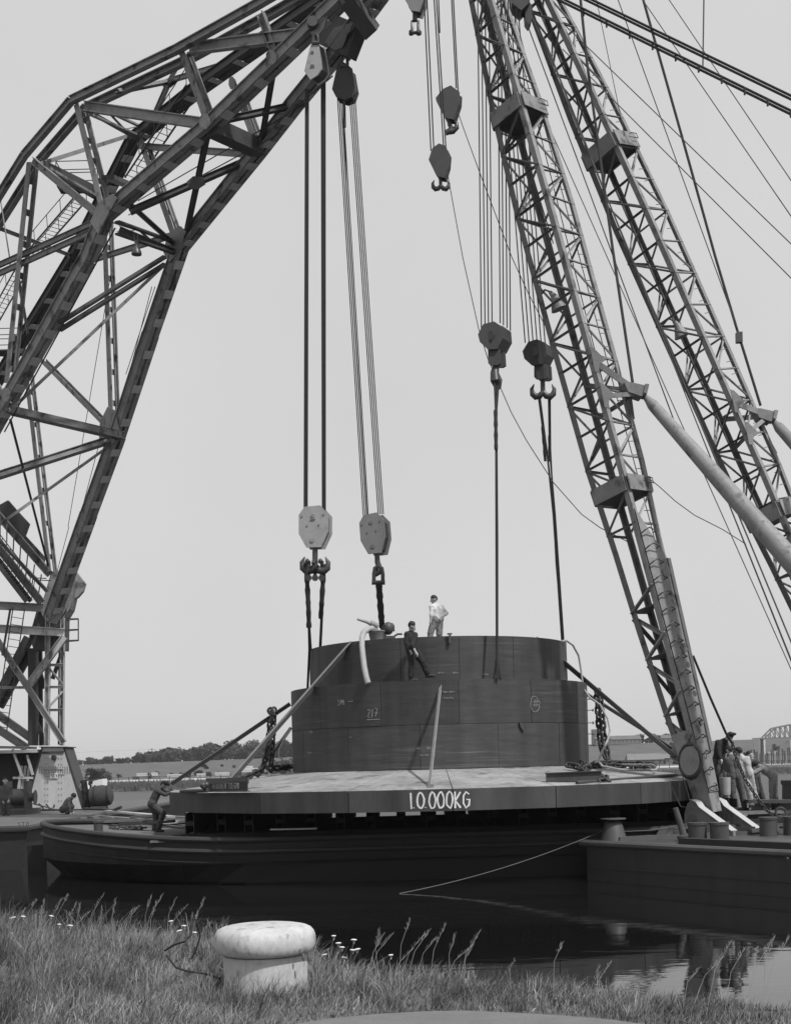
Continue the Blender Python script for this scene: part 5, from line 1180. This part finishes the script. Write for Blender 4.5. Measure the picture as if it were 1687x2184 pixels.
person('man in dark clothes crouching on deck in front of the pale pedestal',
  dict(head=(157,1700,-.1), neck=(152,1705,0), shL=(146,1709,-.15), shR=(149,1707,.15), elL=(148,1724,-.2), wrL=(150,1735,-.2), elR=(153,1722,.15), wrR=(156,1733,.1), pelvis=(134,1729,0),
       knL=(150,1722,-.12), anL=(142,1738,-.1), toeL=(152,1740,-.1), knR=(154,1722,.12), anR=(146,1738,.1), toeR=(156,1740,.1)), 54.6, {'top': 'cloth_mid', 'leg': 'cloth_dark'}, (.9,-.3,-.3))
person('man in a dark jacket and beret stooping behind the near mast foot',
  dict(head=(1556,1573,-.1), neck=(1547,1581,0), shL=(1531,1586,0), shR=(1547,1588,.2), elL=(1533,1607,-.12), wrL=(1538,1622,-.25), elR=(1556,1604,.1), wrR=(1552,1622,-.2), pelvis=(1530,1632,.1),
       knL=(1538,1672,0), anL=(1534,1718,.1), toeL=(1544,1722,0), knR=(1547,1674,.2), anR=(1546,1718,.2), toeR=(1558,1722,.2)), 39.2, {'top': 'cloth_black', 'leg': 'cloth_dark'}, (.75,-.4,-.55), 'beret')
person('man in grey bib overalls seen from behind, nearest of the workmen on the right',
  dict(head=(1556,1604,.1), neck=(1559,1615,.05), shL=(1550,1623,0), shR=(1571,1622,0), elL=(1546,1640,.1), wrL=(1556,1650,.3), elR=(1577,1640,.15), wrR=(1572,1655,.3), pelvis=(1567,1659,0),
       knL=(1562,1692,0), anL=(1570,1724,0), toeL=(1580,1730,-.1), knR=(1582,1692,.05), anR=(1588,1724,.1), toeR=(1595,1728,.2)), 38.4, {'top': 'cloth_mid', 'leg': 'cloth_mid'}, (-.3,.8,-.4), 'cap')
person('man in pale shirt and light trousers seen from behind on the right deck',
  dict(head=(1577,1606,.05), neck=(1581,1616,0), shL=(1573,1622,.05), shR=(1594,1621,-.05), elL=(1577,1640,.15), wrL=(1586,1654,.25), elR=(1598,1639,.1), wrR=(1600,1656,.2), pelvis=(1592,1653,0),
       knL=(1597,1686,-.05), anL=(1602,1718,0), toeL=(1612,1720,0), knR=(1606,1686,.1), anR=(1615,1718,.1), toeR=(1625,1720,.1)), 39.6, {'top': 'cloth_pale', 'leg': 'cloth_pale'}, (-.2,.9,-.2), 'cap')
person('man in a cap and grey jacket bent double at the right edge of the group',
  dict(head=(1613,1632,-.1), neck=(1621,1637,0), shL=(1626,1641,-.16), shR=(1628,1638,.16), elL=(1608,1650,-.22), wrL=(1593,1661,-.2), elR=(1612,1650,.2), wrR=(1600,1662,.15), pelvis=(1649,1656,0),
       knL=(1647,1690,-.1), anL=(1648,1720,-.1), toeL=(1636,1723,-.1), knR=(1652,1690,.15), anR=(1655,1720,.15), toeR=(1643,1723,.15)), 39.9, {'top': 'cloth_grey', 'leg': 'cloth_grey'}, (-.85,-.2,-.5), 'cap')
person('man in dark trousers striding, mostly hidden behind the pale-shirted man',
  dict(head=(1600,1613,0), neck=(1602,1622,0), shL=(1596,1628,-.1), shR=(1610,1628,.1), elL=(1600,1645,.1), wrL=(1604,1655,.2), elR=(1614,1644,.1), wrR=(1612,1656,.2), pelvis=(1609,1660,0),
       knL=(1612,1688,0), anL=(1612,1718,0), toeL=(1620,1720,0), knR=(1620,1684,.1), anR=(1630,1714,.1), toeR=(1642,1718,.1)), 41.2, {'top': 'cloth_mid', 'leg': 'cloth_dark'}, (.5,-.5,0))
person('dim figure in shade at the left picture edge beside the winch',
  dict(head=(11,1668,0), neck=(11,1678,0), shL=(2,1683,0), shR=(22,1683,0), elL=(2,1698,0), wrL=(6,1710,-.1), elR=(24,1697,0), wrR=(19,1708,-.15), pelvis=(12,1710,0),
       knL=(8,1726,0), anL=(8,1741,0), toeL=(6,1743,-.2), knR=(17,1726,0), anR=(18,1741,0), toeR=(20,1743,-.2)), 54.5, {'top': 'cloth_mid', 'leg': 'cloth_dark'}, (.3,-1,0))

# ================================================================ FAR BACKGROUND
def tree_meshes(seed):
    r = random.Random(seed); tr = MB().tube([(0,0,-.3),(.02,0,.35),(.0,.02,.6)], [.045,.035,.02], 6)
    for i in range(5): a = r.random()*6.3; tr.tube([(0,0,.3+.05*i), (.2*math.cos(a),.2*math.sin(a),.5+.07*i)], [.02,.008], 5)
    lobes = [(V((r.uniform(-.28,.28), r.uniform(-.28,.28), r.uniform(.18,.82))), r.uniform(.15,.25)) for _ in range(11)]
    v, f = [], []
    for i in range(900):
        c, R = r.choice(lobes); d = V((r.gauss(0,1), r.gauss(0,1), r.gauss(0,1))).normalized(); p = c+d*R*(r.random()**.35)
        p.z = max(.02, p.z); e1 = V((r.gauss(0,1), r.gauss(0,1), r.gauss(0,1))).normalized(); e2 = (e1.orthogonal()); s = r.uniform(.025,.06); k = len(v)
        v += [p+e1*s, p+e2*s, p-e1*s, p-e2*s]; f.append((k,k+1,k+2,k+3))
    a, b = mk(tr.v, tr.f), mk(v, f); a.materials.append(MAT['trunk']); b.materials.append(MAT['leaf']); return a, b
TM = [tree_meshes(i) for i in range(5)]
def tree(x, y, z, h, w, label, group=None):
    t = tag(add('tree', None, None, Mx.Translation((x, y, z))), label, 'tree', group); a, b = random.choice(TM); R = Mx.Rotation(random.random()*6.3, 4, 'Z')@Mx.Diagonal((w, w, h, 1))
    add('trunk', a, t, Mx.Translation((x, y, z))@R); add('crown', b, t, Mx.Translation((x, y, z))@R)
hp = ([120,165,240,262,300,380,450,520,600,660], [3.2,3.4,4.5,3.0,6.2,8.5,9,9.5,9.5,9])
for i in range(96):
    px = 125+i*5.6+random.uniform(-4,4); Y = random.uniform(695, 740); x = (px-CX)/F*Y; h = float(np.interp(px, *hp))*random.uniform(.75,1.15)
    tree(x, Y, far_h(x, Y)-.3, h, h*random.uniform(.9,1.3), 'distant leafy tree on the wooded ridge left of the drum', 'trees on the left ridge')
for i in range(16):
    px = 1300+i*8.5+random.uniform(-4,4); Y = random.uniform(705, 740); x = (px-CX)/F*Y; h = random.uniform(3.5,5.5)
    tree(x, Y, far_h(x, Y)-.3, h, h*1.1, 'small distant tree behind the factory roof on the right', 'trees behind the factory')
for px, Y, h, lb in ((196,380,4.2,'dark round tree behind the man in the waistcoat, left of two'),(221,385,4.6,'dark round tree behind the white crate, right of two'),(614,420,5.5,'dark bushy tree seen just left of the lower drum'),(592,560,6,'tall dark tree low on the slope left of the drum')):
    x = (px-CX)/F*Y; tree(x, Y, far_h(x, Y)-.3, h, h*1.25, lb)
for i in range(70):
    Y = random.uniform(400, 640); px = random.choice([random.uniform(170,620), random.uniform(1260,1680)]); x = (px-CX)/F*Y; h = random.uniform(1,2.4)
    tree(x, Y, far_h(x, Y)-.2, h, h*1.7, 'low bush on the slope of the far dike', 'bushes on the far dike')
def house(name, label, cat, px, Y, w, d, hw_, hr, wall='far_white', roofm='roof', z=None, win=0):
    x = (px-CX)/F*Y; z = far_h(x, Y)-.1 if z is None else z; o = thing(name, label, cat, (x, Y, z))
    MB().box((x-w/2, Y-d/2, z), (x+w/2, Y+d/2, z+hw_)).build('wall', wall, o)
    if hr:
        a = z+hw_; MB().raw([(x-w/2-.3,Y-d/2-.3,a),(x+w/2+.3,Y-d/2-.3,a),(x+w/2+.3,Y+d/2+.3,a),(x-w/2-.3,Y+d/2+.3,a),(x-w/2,Y,a+hr),(x+w/2,Y,a+hr)], [(0,1,5,4),(2,3,4,5),(0,4,3),(1,2,5),(3,2,1,0)]).build('roof', roofm, o)
    for i in range(win): xx = x-w/2+w*(i+.5)/win; MB().box((xx-.35, Y-d/2-.05, z+hw_*.35), (xx+.35, Y-d/2-.01, z+hw_*.75)).build('window', 'far_dark', o)
    return o
house('factory', 'long low factory with a pale wall on the dike behind the right chain', 'building', 1331, 690, 17, 8, 2.4, 2.0, 'roof', 'brick', win=8)
house('tower', 'square brick tower on the dike beside the right side of the drum', 'building', 1270, 690, 3.2, 3.2, 8.2, 0, 'brick')
house('annex', 'dark brick annex leaning against the foot of the brick tower', 'building', 1286, 680, 8, 5, 3.4, 1.0, 'brick', 'brick')
house('shed', 'long low shed with a pitched roof on the far quay right of the drum', 'building', 1374, 470, 12.5, 6, 1.9, 2.2, 'brick', 'roof', win=5)
house('workshop', 'workshop with a flat pitched roof between the props and the mast', 'building', 1404, 560, 14, 7, 2.2, 1.8, 'brick', 'roof', win=6)
house('farmhouse', 'small house on the dike crest just left of the mast', 'building', 1424, 700, 7, 5, 2.2, 1.8, 'roof', 'brick', win=3)
for px, w, lb in ((1648,4,'leftmost white hut under the far bridge'),(1666,3,'middle white hut under the far bridge'),(1684,5,'rightmost white hut under the far bridge')): house('hut', lb, 'hut', px, 520, w, 3, 2.6, 1.2, 'far_white', 'roof')
x = (1626-CX)/F*450; tag(MB().lathe([(.7,0),(.55,7.6),(.62,7.6),(.62,8)], 12, (x, 450, .8)).build('chimney', 'far_dark', None, True), 'dark stubby chimney left of the far bridge', 'chimney')
for px, w, hgt, lb in ((303,2.8,2.0,'grey-white lumber stack furthest left on the far quay'),(330,1.5,2.1,'narrow bright lumber stack beside the furthest left one'),(374,4.5,1.4,'low grey lumber stack in the gap of the left prop foot'),(429,2.4,1.4,'small white lumber stack left of the warning board'),(474,4,1.6,'broad white lumber stack above the warning board'),(527,3.2,3.2,'tall white lumber stack just left of the heavy chain'),(545,2,2.6,'narrow white lumber stack right of the tall one'),(290,1.8,1.0,'low dark lumber stack left of the grey-white one')):
    Y = 385; x = (px-CX)/F*Y; o = thing('lumber_stack', lb, 'lumber', (x, Y, .85), 'lumber stacks on the far quay')
    n = max(3, int(hgt/.45))
    for i in range(n): MB().box((x-w/2+random.uniform(0,.12), Y-1.5, .87+i*hgt/n), (x+w/2-random.uniform(0,.12), Y+1.5, .87+(i+.85)*hgt/n)).build('board_layer', 'far_dark' if 'dark' in lb else 'far_white' if i > n*.3 else 'roof', o)
# fence on the far road
fn = thing('far_fence', 'thin post and rail fence along the pale far road', 'fence', (0, 318, .9))
for i in range(70):
    x = -70+i*2.4; MB().box((x-.07, 309.95, .85), (x+.07, 310.05, 2.1)).build('post', 'far_dark', fn)
rope('rail', [(-70,310,1.95),(98,310,1.95)], .05, 'far_dark', fn, 4)
pal = thing('palisade', 'dark palisade on the far quay at the right picture edge', 'fence', (90, 330, .9))
for i in range(34): x = 88+i*.46; h = random.uniform(2.6,4.4); MB().box((x, 329.9, .8), (x+.34, 330.1, .8+h)).build('pale', 'far_dark' if i % 3 else 'roof', pal)
# railway bridge
br = thing('truss_bridge', 'pale steel truss bridge far off at the right picture edge', 'bridge', ((1650-CX)/F*600, 600, 8))
def BP(px, py): return P(px, py, 600)
tp = [(1630,1577),(1652,1555),(1690,1547),(1730,1545),(1770,1548)]; bt = [(1612,1577),(1652,1576),(1690,1575),(1730,1574),(1790,1572)]
for dy in (0, 6):
    for s in (tp, bt):
        for a, b in zip(s, s[1:]): bar('bridge_chord', BP(*a)+V((0,dy,0)), BP(*b)+V((0,dy,0)), .6, .6, 'box', 'roof', br)
    for i in range(12):
        x = 1640+i*11; yt = float(np.interp(x, [a[0] for a in tp], [a[1] for a in tp])); x2 = x+11; bar('bridge_web', BP(x,yt)+V((0,dy,0)), BP(x,1576)+V((0,dy,0)), .35, .35, 'box', 'brick', br); bar('bridge_web', BP(x,yt)+V((0,dy,0)), BP(x2,1576)+V((0,dy,0)), .3, .3, 'box', 'roof', br)
for px in (1625, 1690, 1760): a = BP(px, 1578); MB().box((a.x-1.2, 599, 0), (a.x+1.2, 608, a.z-.4)).build('pier', 'far_white', br)
for i, (px, pt_, Y) in enumerate(((324,1604,900),(504,1592,900))):
    b_ = P(px, 1640, Y); t_ = P(px, pt_-6, Y); o = thing('power_pylon', ['slim power pylon above the small trees on the left', 'slim power pylon rising from the wooded ridge'][i], 'pylon', b_, 'pylons behind the ridge')
    m_ = MB()
    for sx in (-1, 1):
        for sy in (-1, 1): m_.tube([b_+V((sx*1.1,sy*1.1,0)), t_+V((sx*.15,sy*.15,0))], .12, 4)
    m_.build('lattice_mast', 'far_dark', o)
    for k in (.06, .16): c = t_.lerp(b_, k); MB().obox(c-V((2.2,0,0)), c+V((2.2,0,0)), .2, .2).build('cross_arm', 'far_dark', o)
for k in (0, 1): rp_ = sag(P(324,1600,900), P(504,1588,900), 3); tag(rope('power_line', [P(-100,1618,900)]+rp_+[P(700,1590,900)], .05, 'far_dark', None, 4), ['upper', 'lower'][k]+' thin power line strung between the far pylons', 'wire') if k == 0 else None

# ================================================================ NEAR BANK: bollard, grass, flowers
bp = PZ(568, 2117, BZ); 
bo = thing('mooring_bollard', 'big whitewashed mooring bollard standing in the grass on the bank', 'bollard', (bp.x, bp.y, BZ))
R_ = .328*bp.y/10.15; k_ = bp.y/10.15
prof = [(R_*.99,-.2),(R_*.985,.0),(R_*.98,.29),(R_*1.0,.300),(R_*1.09,.306),(R_*1.15,.325),(R_*1.185,.36),(R_*1.195,.395),(R_*1.185,.43),(R_*1.15,.462),(R_*1.09,.485),(R_*1.0,.50),(R_*.85,.510),(R_*.6,.516),(R_*.3,.519),(.01,.52)]
st_ = MB().lathe([(r, z*k_*1.0) for r, z in prof[:3]], 40, (bp.x, bp.y, BZ)).build('stem', 'bollard', bo, True)
MB().lathe([(R_*.9*1, .285*k_)]+[(r, z*k_) for r, z in prof[3:]], 48, (bp.x, bp.y, BZ)).build('cap', 'bollard', bo, True)
for px, py, s in ((647,2044,.013),(640,2032,.01),(532,2020,.006),(560,1992,.005)):
    d = ray(px, py); q = P(px, py, bp.y-R_*.985+.02*abs(px-565)/40); MB().ell(q, (s,.01,s*2.2), 7, 5).build('chip', 'bollard_stain', st_)
def blades(n, xr, yr, hmin, hmax, wmin, wmax, clump=0):
    x = RNG.uniform(*xr, n*2); y = RNG.uniform(*yr, n*2)
    d = np.array([yy-edgeY(xx) for xx, yy in zip(x, y)]); dens = .5+.5*np.sin(x*2.9+1.3*np.sin(y*2.1))*np.cos(y*2.3+x)
    keep = (d < 1.6) & (RNG.random(n*2) < (.55+.45*dens)) & ~np.array([in_path(a+.06*math.sin(b*40), b-.05-.15*RNG.random()) for a, b in zip(x, y)]) & (np.hypot(x-bp.x, y-bp.y) > R_*1.02)
    x, y, d, dens = x[keep][:n], y[keep][:n], d[keep][:n], dens[keep][:n]; return x, y, d, dens
def grass(name, label, n, xr, yr, hmin, hmax, wmin, wmax):
    x, y, d, dens = blades(n, xr, yr, hmin, hmax, wmin, wmax); m = len(x)
    z = np.array([bankz(a, b) for a, b in zip(x, y)])-.01
    h = RNG.uniform(hmin, hmax, m)*(.65+.5*dens)*np.clip(1.0+.25*d, .5, 1.1)*np.clip(.84-.16*x, .45, 1.4); w = RNG.uniform(wmin, wmax, m)
    th = RNG.uniform(0, 2*np.pi, m); bend = RNG.uniform(.15, 1.5, m)**1.0*h; dx = np.cos(th)*bend*.75+RNG.uniform(-.1,.55,m)*h; dy = np.sin(th)*bend*.75; h = h*np.clip(1.25-.35*bend/np.maximum(h,1e-3), .6, 1.25)
    ph = th+np.pi/2; wx, wy = np.cos(ph)*w, np.sin(ph)*w
    V_ = np.empty((m, 7, 3)); S_ = np.empty((m, 7))
    patch = .5+.5*np.sin(x*1.3+2.2*np.sin(y*.9+.4))*np.sin(y*1.7+1.1*np.sin(x*2.3))
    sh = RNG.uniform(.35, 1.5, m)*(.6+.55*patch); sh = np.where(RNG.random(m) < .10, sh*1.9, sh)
    for i, t in enumerate((0, .45, .8)):
        cx, cy, cz = x+dx*t*t, y+dy*t*t, z+h*t*(1-.18*t); ww = (1, .8, .5)[i]
        V_[:, i*2] = np.stack([cx-wx*ww, cy-wy*ww, cz], 1); V_[:, i*2+1] = np.stack([cx+wx*ww, cy+wy*ww, cz], 1)
    V_[:, 6] = np.stack([x+dx, y+dy, z+h*.84], 1)
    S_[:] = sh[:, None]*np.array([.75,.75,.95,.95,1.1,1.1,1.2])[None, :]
    me = bpy.data.meshes.new(name); b0 = np.arange(m)[:, None]*7
    q = np.concatenate([b0+np.array([0,1,3,2]), b0+np.array([2,3,5,4])], 0); t3 = b0+np.array([4,5,6])
    me.vertices.add(m*7); me.vertices.foreach_set('co', V_.ravel())
    lp_ = np.concatenate([q.ravel(), t3.ravel()]); me.loops.add(len(lp_)); me.loops.foreach_set('vertex_index', lp_.astype(np.int32))
    ls = np.concatenate([np.arange(2*m)*4, 8*m+np.arange(m)*3]); lt = np.concatenate([np.full(2*m, 4), np.full(m, 3)])
    me.polygons.add(3*m); me.polygons.foreach_set('loop_start', ls.astype(np.int32)); me.polygons.foreach_set('loop_total', lt.astype(np.int32))
    me.update(calc_edges=True); at = me.attributes.new('shade', 'FLOAT', 'POINT'); at.data.foreach_set('value', S_.ravel().astype(np.float32))
    return tag(add(name, me, None, None, 'grass'), label, 'grass', kind='stuff')
grass('bank_grass', 'wind-blown grass covering the near bank', 120000, (-5.4, 4.8), (7.2, 14.6), .05, .22, .0014, .0034)
grass('long_grass', 'longer coarse grass along the edge of the near bank', 15000, (-5.4, 4.8), (7.4, 14.6), .15, .36, .0011, .0024)
grass('bank_weeds', 'broad-leaved weeds scattered through the bank grass', 5200, (-5.4, 4.8), (7.3, 14.6), .05, .17, .005, .012)
tx_, td = [], random.Random(21)
tv, tf, tsd = [], [], []
for k in range(420):
    x = td.uniform(-5.2, 4.2); y = edgeY(x)-td.random()**1.6*4.2+.25
    if in_path(x, y-.25) or math.hypot(x-bp.x, y-bp.y) < R_*1.15 or y < 7.3: continue
    sc = td.uniform(.5, 1.15)*max(.45, min(1.4, .84-.16*x)); shd = td.choice((.45, .6, .9, 1.2, 1.7)); z = bankz(x, y)-.02
    for i in range(td.randint(35, 80)):
        a = td.random()*6.283; h = td.uniform(.12, .36)*sc; out = td.uniform(.1, .9)*h; x0 = x+td.gauss(0, .035); y0 = y+td.gauss(0, .035); w = td.uniform(.001, .0024); n0 = len(tv)
        ca, sa = math.cos(a), math.sin(a); px_, py_ = -sa*w, ca*w; le = td.uniform(0, .3)*h
        for t, ww in ((0, 1), (.5, .8), (.85, .45)):
            cx_, cy_, cz_ = x0+ca*out*t*t+le*t, y0+sa*out*t*t, z+h*t*(1.05-.3*t*out/h); tv += [(cx_-px_*ww, cy_-py_*ww, cz_), (cx_+px_*ww, cy_+py_*ww, cz_)]
        tv.append((x0+ca*out+le, y0+sa*out, z+h*(1.0-.33*out/h))); tf += [(n0, n0+1, n0+3, n0+2), (n0+2, n0+3, n0+5, n0+4), (n0+4, n0+5, n0+6)]; tsd += [shd*td.uniform(.7, 1.3)]*7
tm_ = bpy.data.meshes.new('tussocks'); tm_.from_pydata(tv, [], tf); at_ = tm_.attributes.new('shade', 'FLOAT', 'POINT'); at_.data.foreach_set('value', tsd)
tag(add('grass_tussocks', tm_, None, None, 'grass'), 'uneven dark and pale grass tussocks on the near bank', 'grass', kind='stuff')
# seed heads standing above the grass
bw_ = thing('bent_iron_rod', 'bent black iron rod sticking out of the grass left of the bollard', 'rod', PZ(400, 2060, BZ))
rope('loop', [P(x, y, 10.2+d) for x, y, d in ((352,2030,.1),(370,2018,0),(395,2010,-.05),(408,1995,0),(410,1975,.05),(408,1962,.1))], .008, 'rope', bw_)
rope('loop', [P(x, y, 10.0+d) for x, y, d in ((355,2040,0),(375,2066,-.1),(400,2074,-.1),(440,2080,0),(470,2090,.1))], .008, 'rope', bw_)
rope('loop', [P(x, y, 10.1+d) for x, y, d in ((408,2048,0),(418,2028,0),(427,2000,0),(424,1975,0),(416,1962,0))], .008, 'rope', bw_)
sv = MB(); rs = random.Random(3)
heads = [(60,1935),(180,1915),(210,1940),(280,1935),(315,1905),(410,1930),(425,1945),(0,1950),(95,1935),(35,1960),(125,1905),(135,1900),(70,1925),(225,1905),(255,1915),(300,1925),(345,1920),(385,1915),(395,1925),(440,1905),(450,1950),(330,1930),(165,1935),(15,1945),(480,1985),(520,1990),
         (800,1970),(808,1985),(830,2005),(885,1975),(905,1990),(920,1985),(940,1980),(925,2000),(960,2005),(1000,1995),(1010,2000),(1030,1995),(1192,2020),(1270,2055),(1555,2005),(1590,2030),(1640,2000),(1655,2020),(1680,2010),(1545,2030),(1500,2050),(1110,2030),(868,2015),(700,2008),(1300,2060),(1420,2062),(90,1950),(200,1930)]
for px, py in heads:
    px += rs.uniform(-12, 12); py += rs.uniform(-14, 22)
    xg = (px-CX)/F*11; yb = edgeY(xg)+rs.uniform(-.7,.1); tip = P(px, py, yb); bs = V((tip.x-rs.uniform(-.04,.26), yb, bankz(tip.x, yb)-.02)); mid = bs.lerp(tip, .6)+V((-.03,0,.04))
    sv.tube([bs, mid, tip], [.0020,.0016,.0011], 5)
    dd = (tip-mid).normalized(); L = rs.uniform(.08,.17); n = 16
    for i in range(n):
        c = tip-dd*(L*i/n); s = rs.choice((-1,1)); o_ = V((rs.uniform(.2,1)*s, rs.uniform(-.6,.6), .6)).normalized()
        e_ = .008+.02*(i/n)*rs.random(); sv.tube([c, c+o_*e_, c+o_*(e_+.004)+dd*.012], [.0006,.0016,.0005], 4)
me_ = sv.build('seed_grass', 'hemp'); tag(me_, 'tall grass stalks with seed heads against the dark water', 'grass', kind='stuff')
fl = [(28,1960),(50,1958),(110,1957),(127,1975),(150,1977),(365,1968),(383,1988),(393,1978),(415,1992),(712,2000),(755,2008),(722,2015),(730,2024),(692,2040),(753,2030),(762,2028),(834,2041),(735,2046)]
for px, py in fl:
    xg = (px-CX)/F*11; yb = edgeY(xg)-(.25 if px < 600 else .15); tip = P(px, py, yb); bs = V((tip.x-.04, yb+.02, bankz(tip.x, yb)-.02))
    o = thing('wildflower', 'white flat-topped wildflower standing in the bank grass', 'flower', bs, 'white wildflowers on the bank')
    rope('stem', [bs, bs.lerp(tip, .6)+V((-.02,0,0)), tip], .003, 'stem', o, 5)
    hb = MB(); r0 = rs.uniform(.014,.028); ti = rs.uniform(-.25,.25)
    for i in range(26):
        a = i*2.4; q_ = r0*math.sqrt(i/26); hb.ell(tip+V((q_*math.cos(a), q_*math.sin(a), .008-9*q_*q_+ti*q_*math.cos(a)+rs.uniform(-.001,.001))), (.0048,.0048,.0035), 6, 4)
    for i in range(4): a = i*1.57+.4; hb.tube([tip-V((0,0,.03)), tip+V((r0*.6*math.cos(a), r0*.6*math.sin(a), 0))], .0011, 4)
    hb.build('flower_head', 'flower', o)

# ================================================================ AIR
hz = bpy.data.materials.new('haze'); hz.use_nodes = True; MAT['haze'] = hz; hz.node_tree.nodes.clear()
pvn = hz.node_tree.nodes.new('ShaderNodeVolumePrincipled'); pvn.inputs['Color'].default_value = (.9,.9,.9,1); pvn.inputs['Density'].default_value = .00016; pvn.inputs['Anisotropy'].default_value = .2
hon = hz.node_tree.nodes.new('ShaderNodeOutputMaterial'); hz.node_tree.links.new(pvn.outputs[0], hon.inputs['Volume'])
tag(MB().box((-6100,-70,-5.2),(6100,9100,34)).build('haze', 'haze', origin=(0,0,-5.2)), kind='stuff')
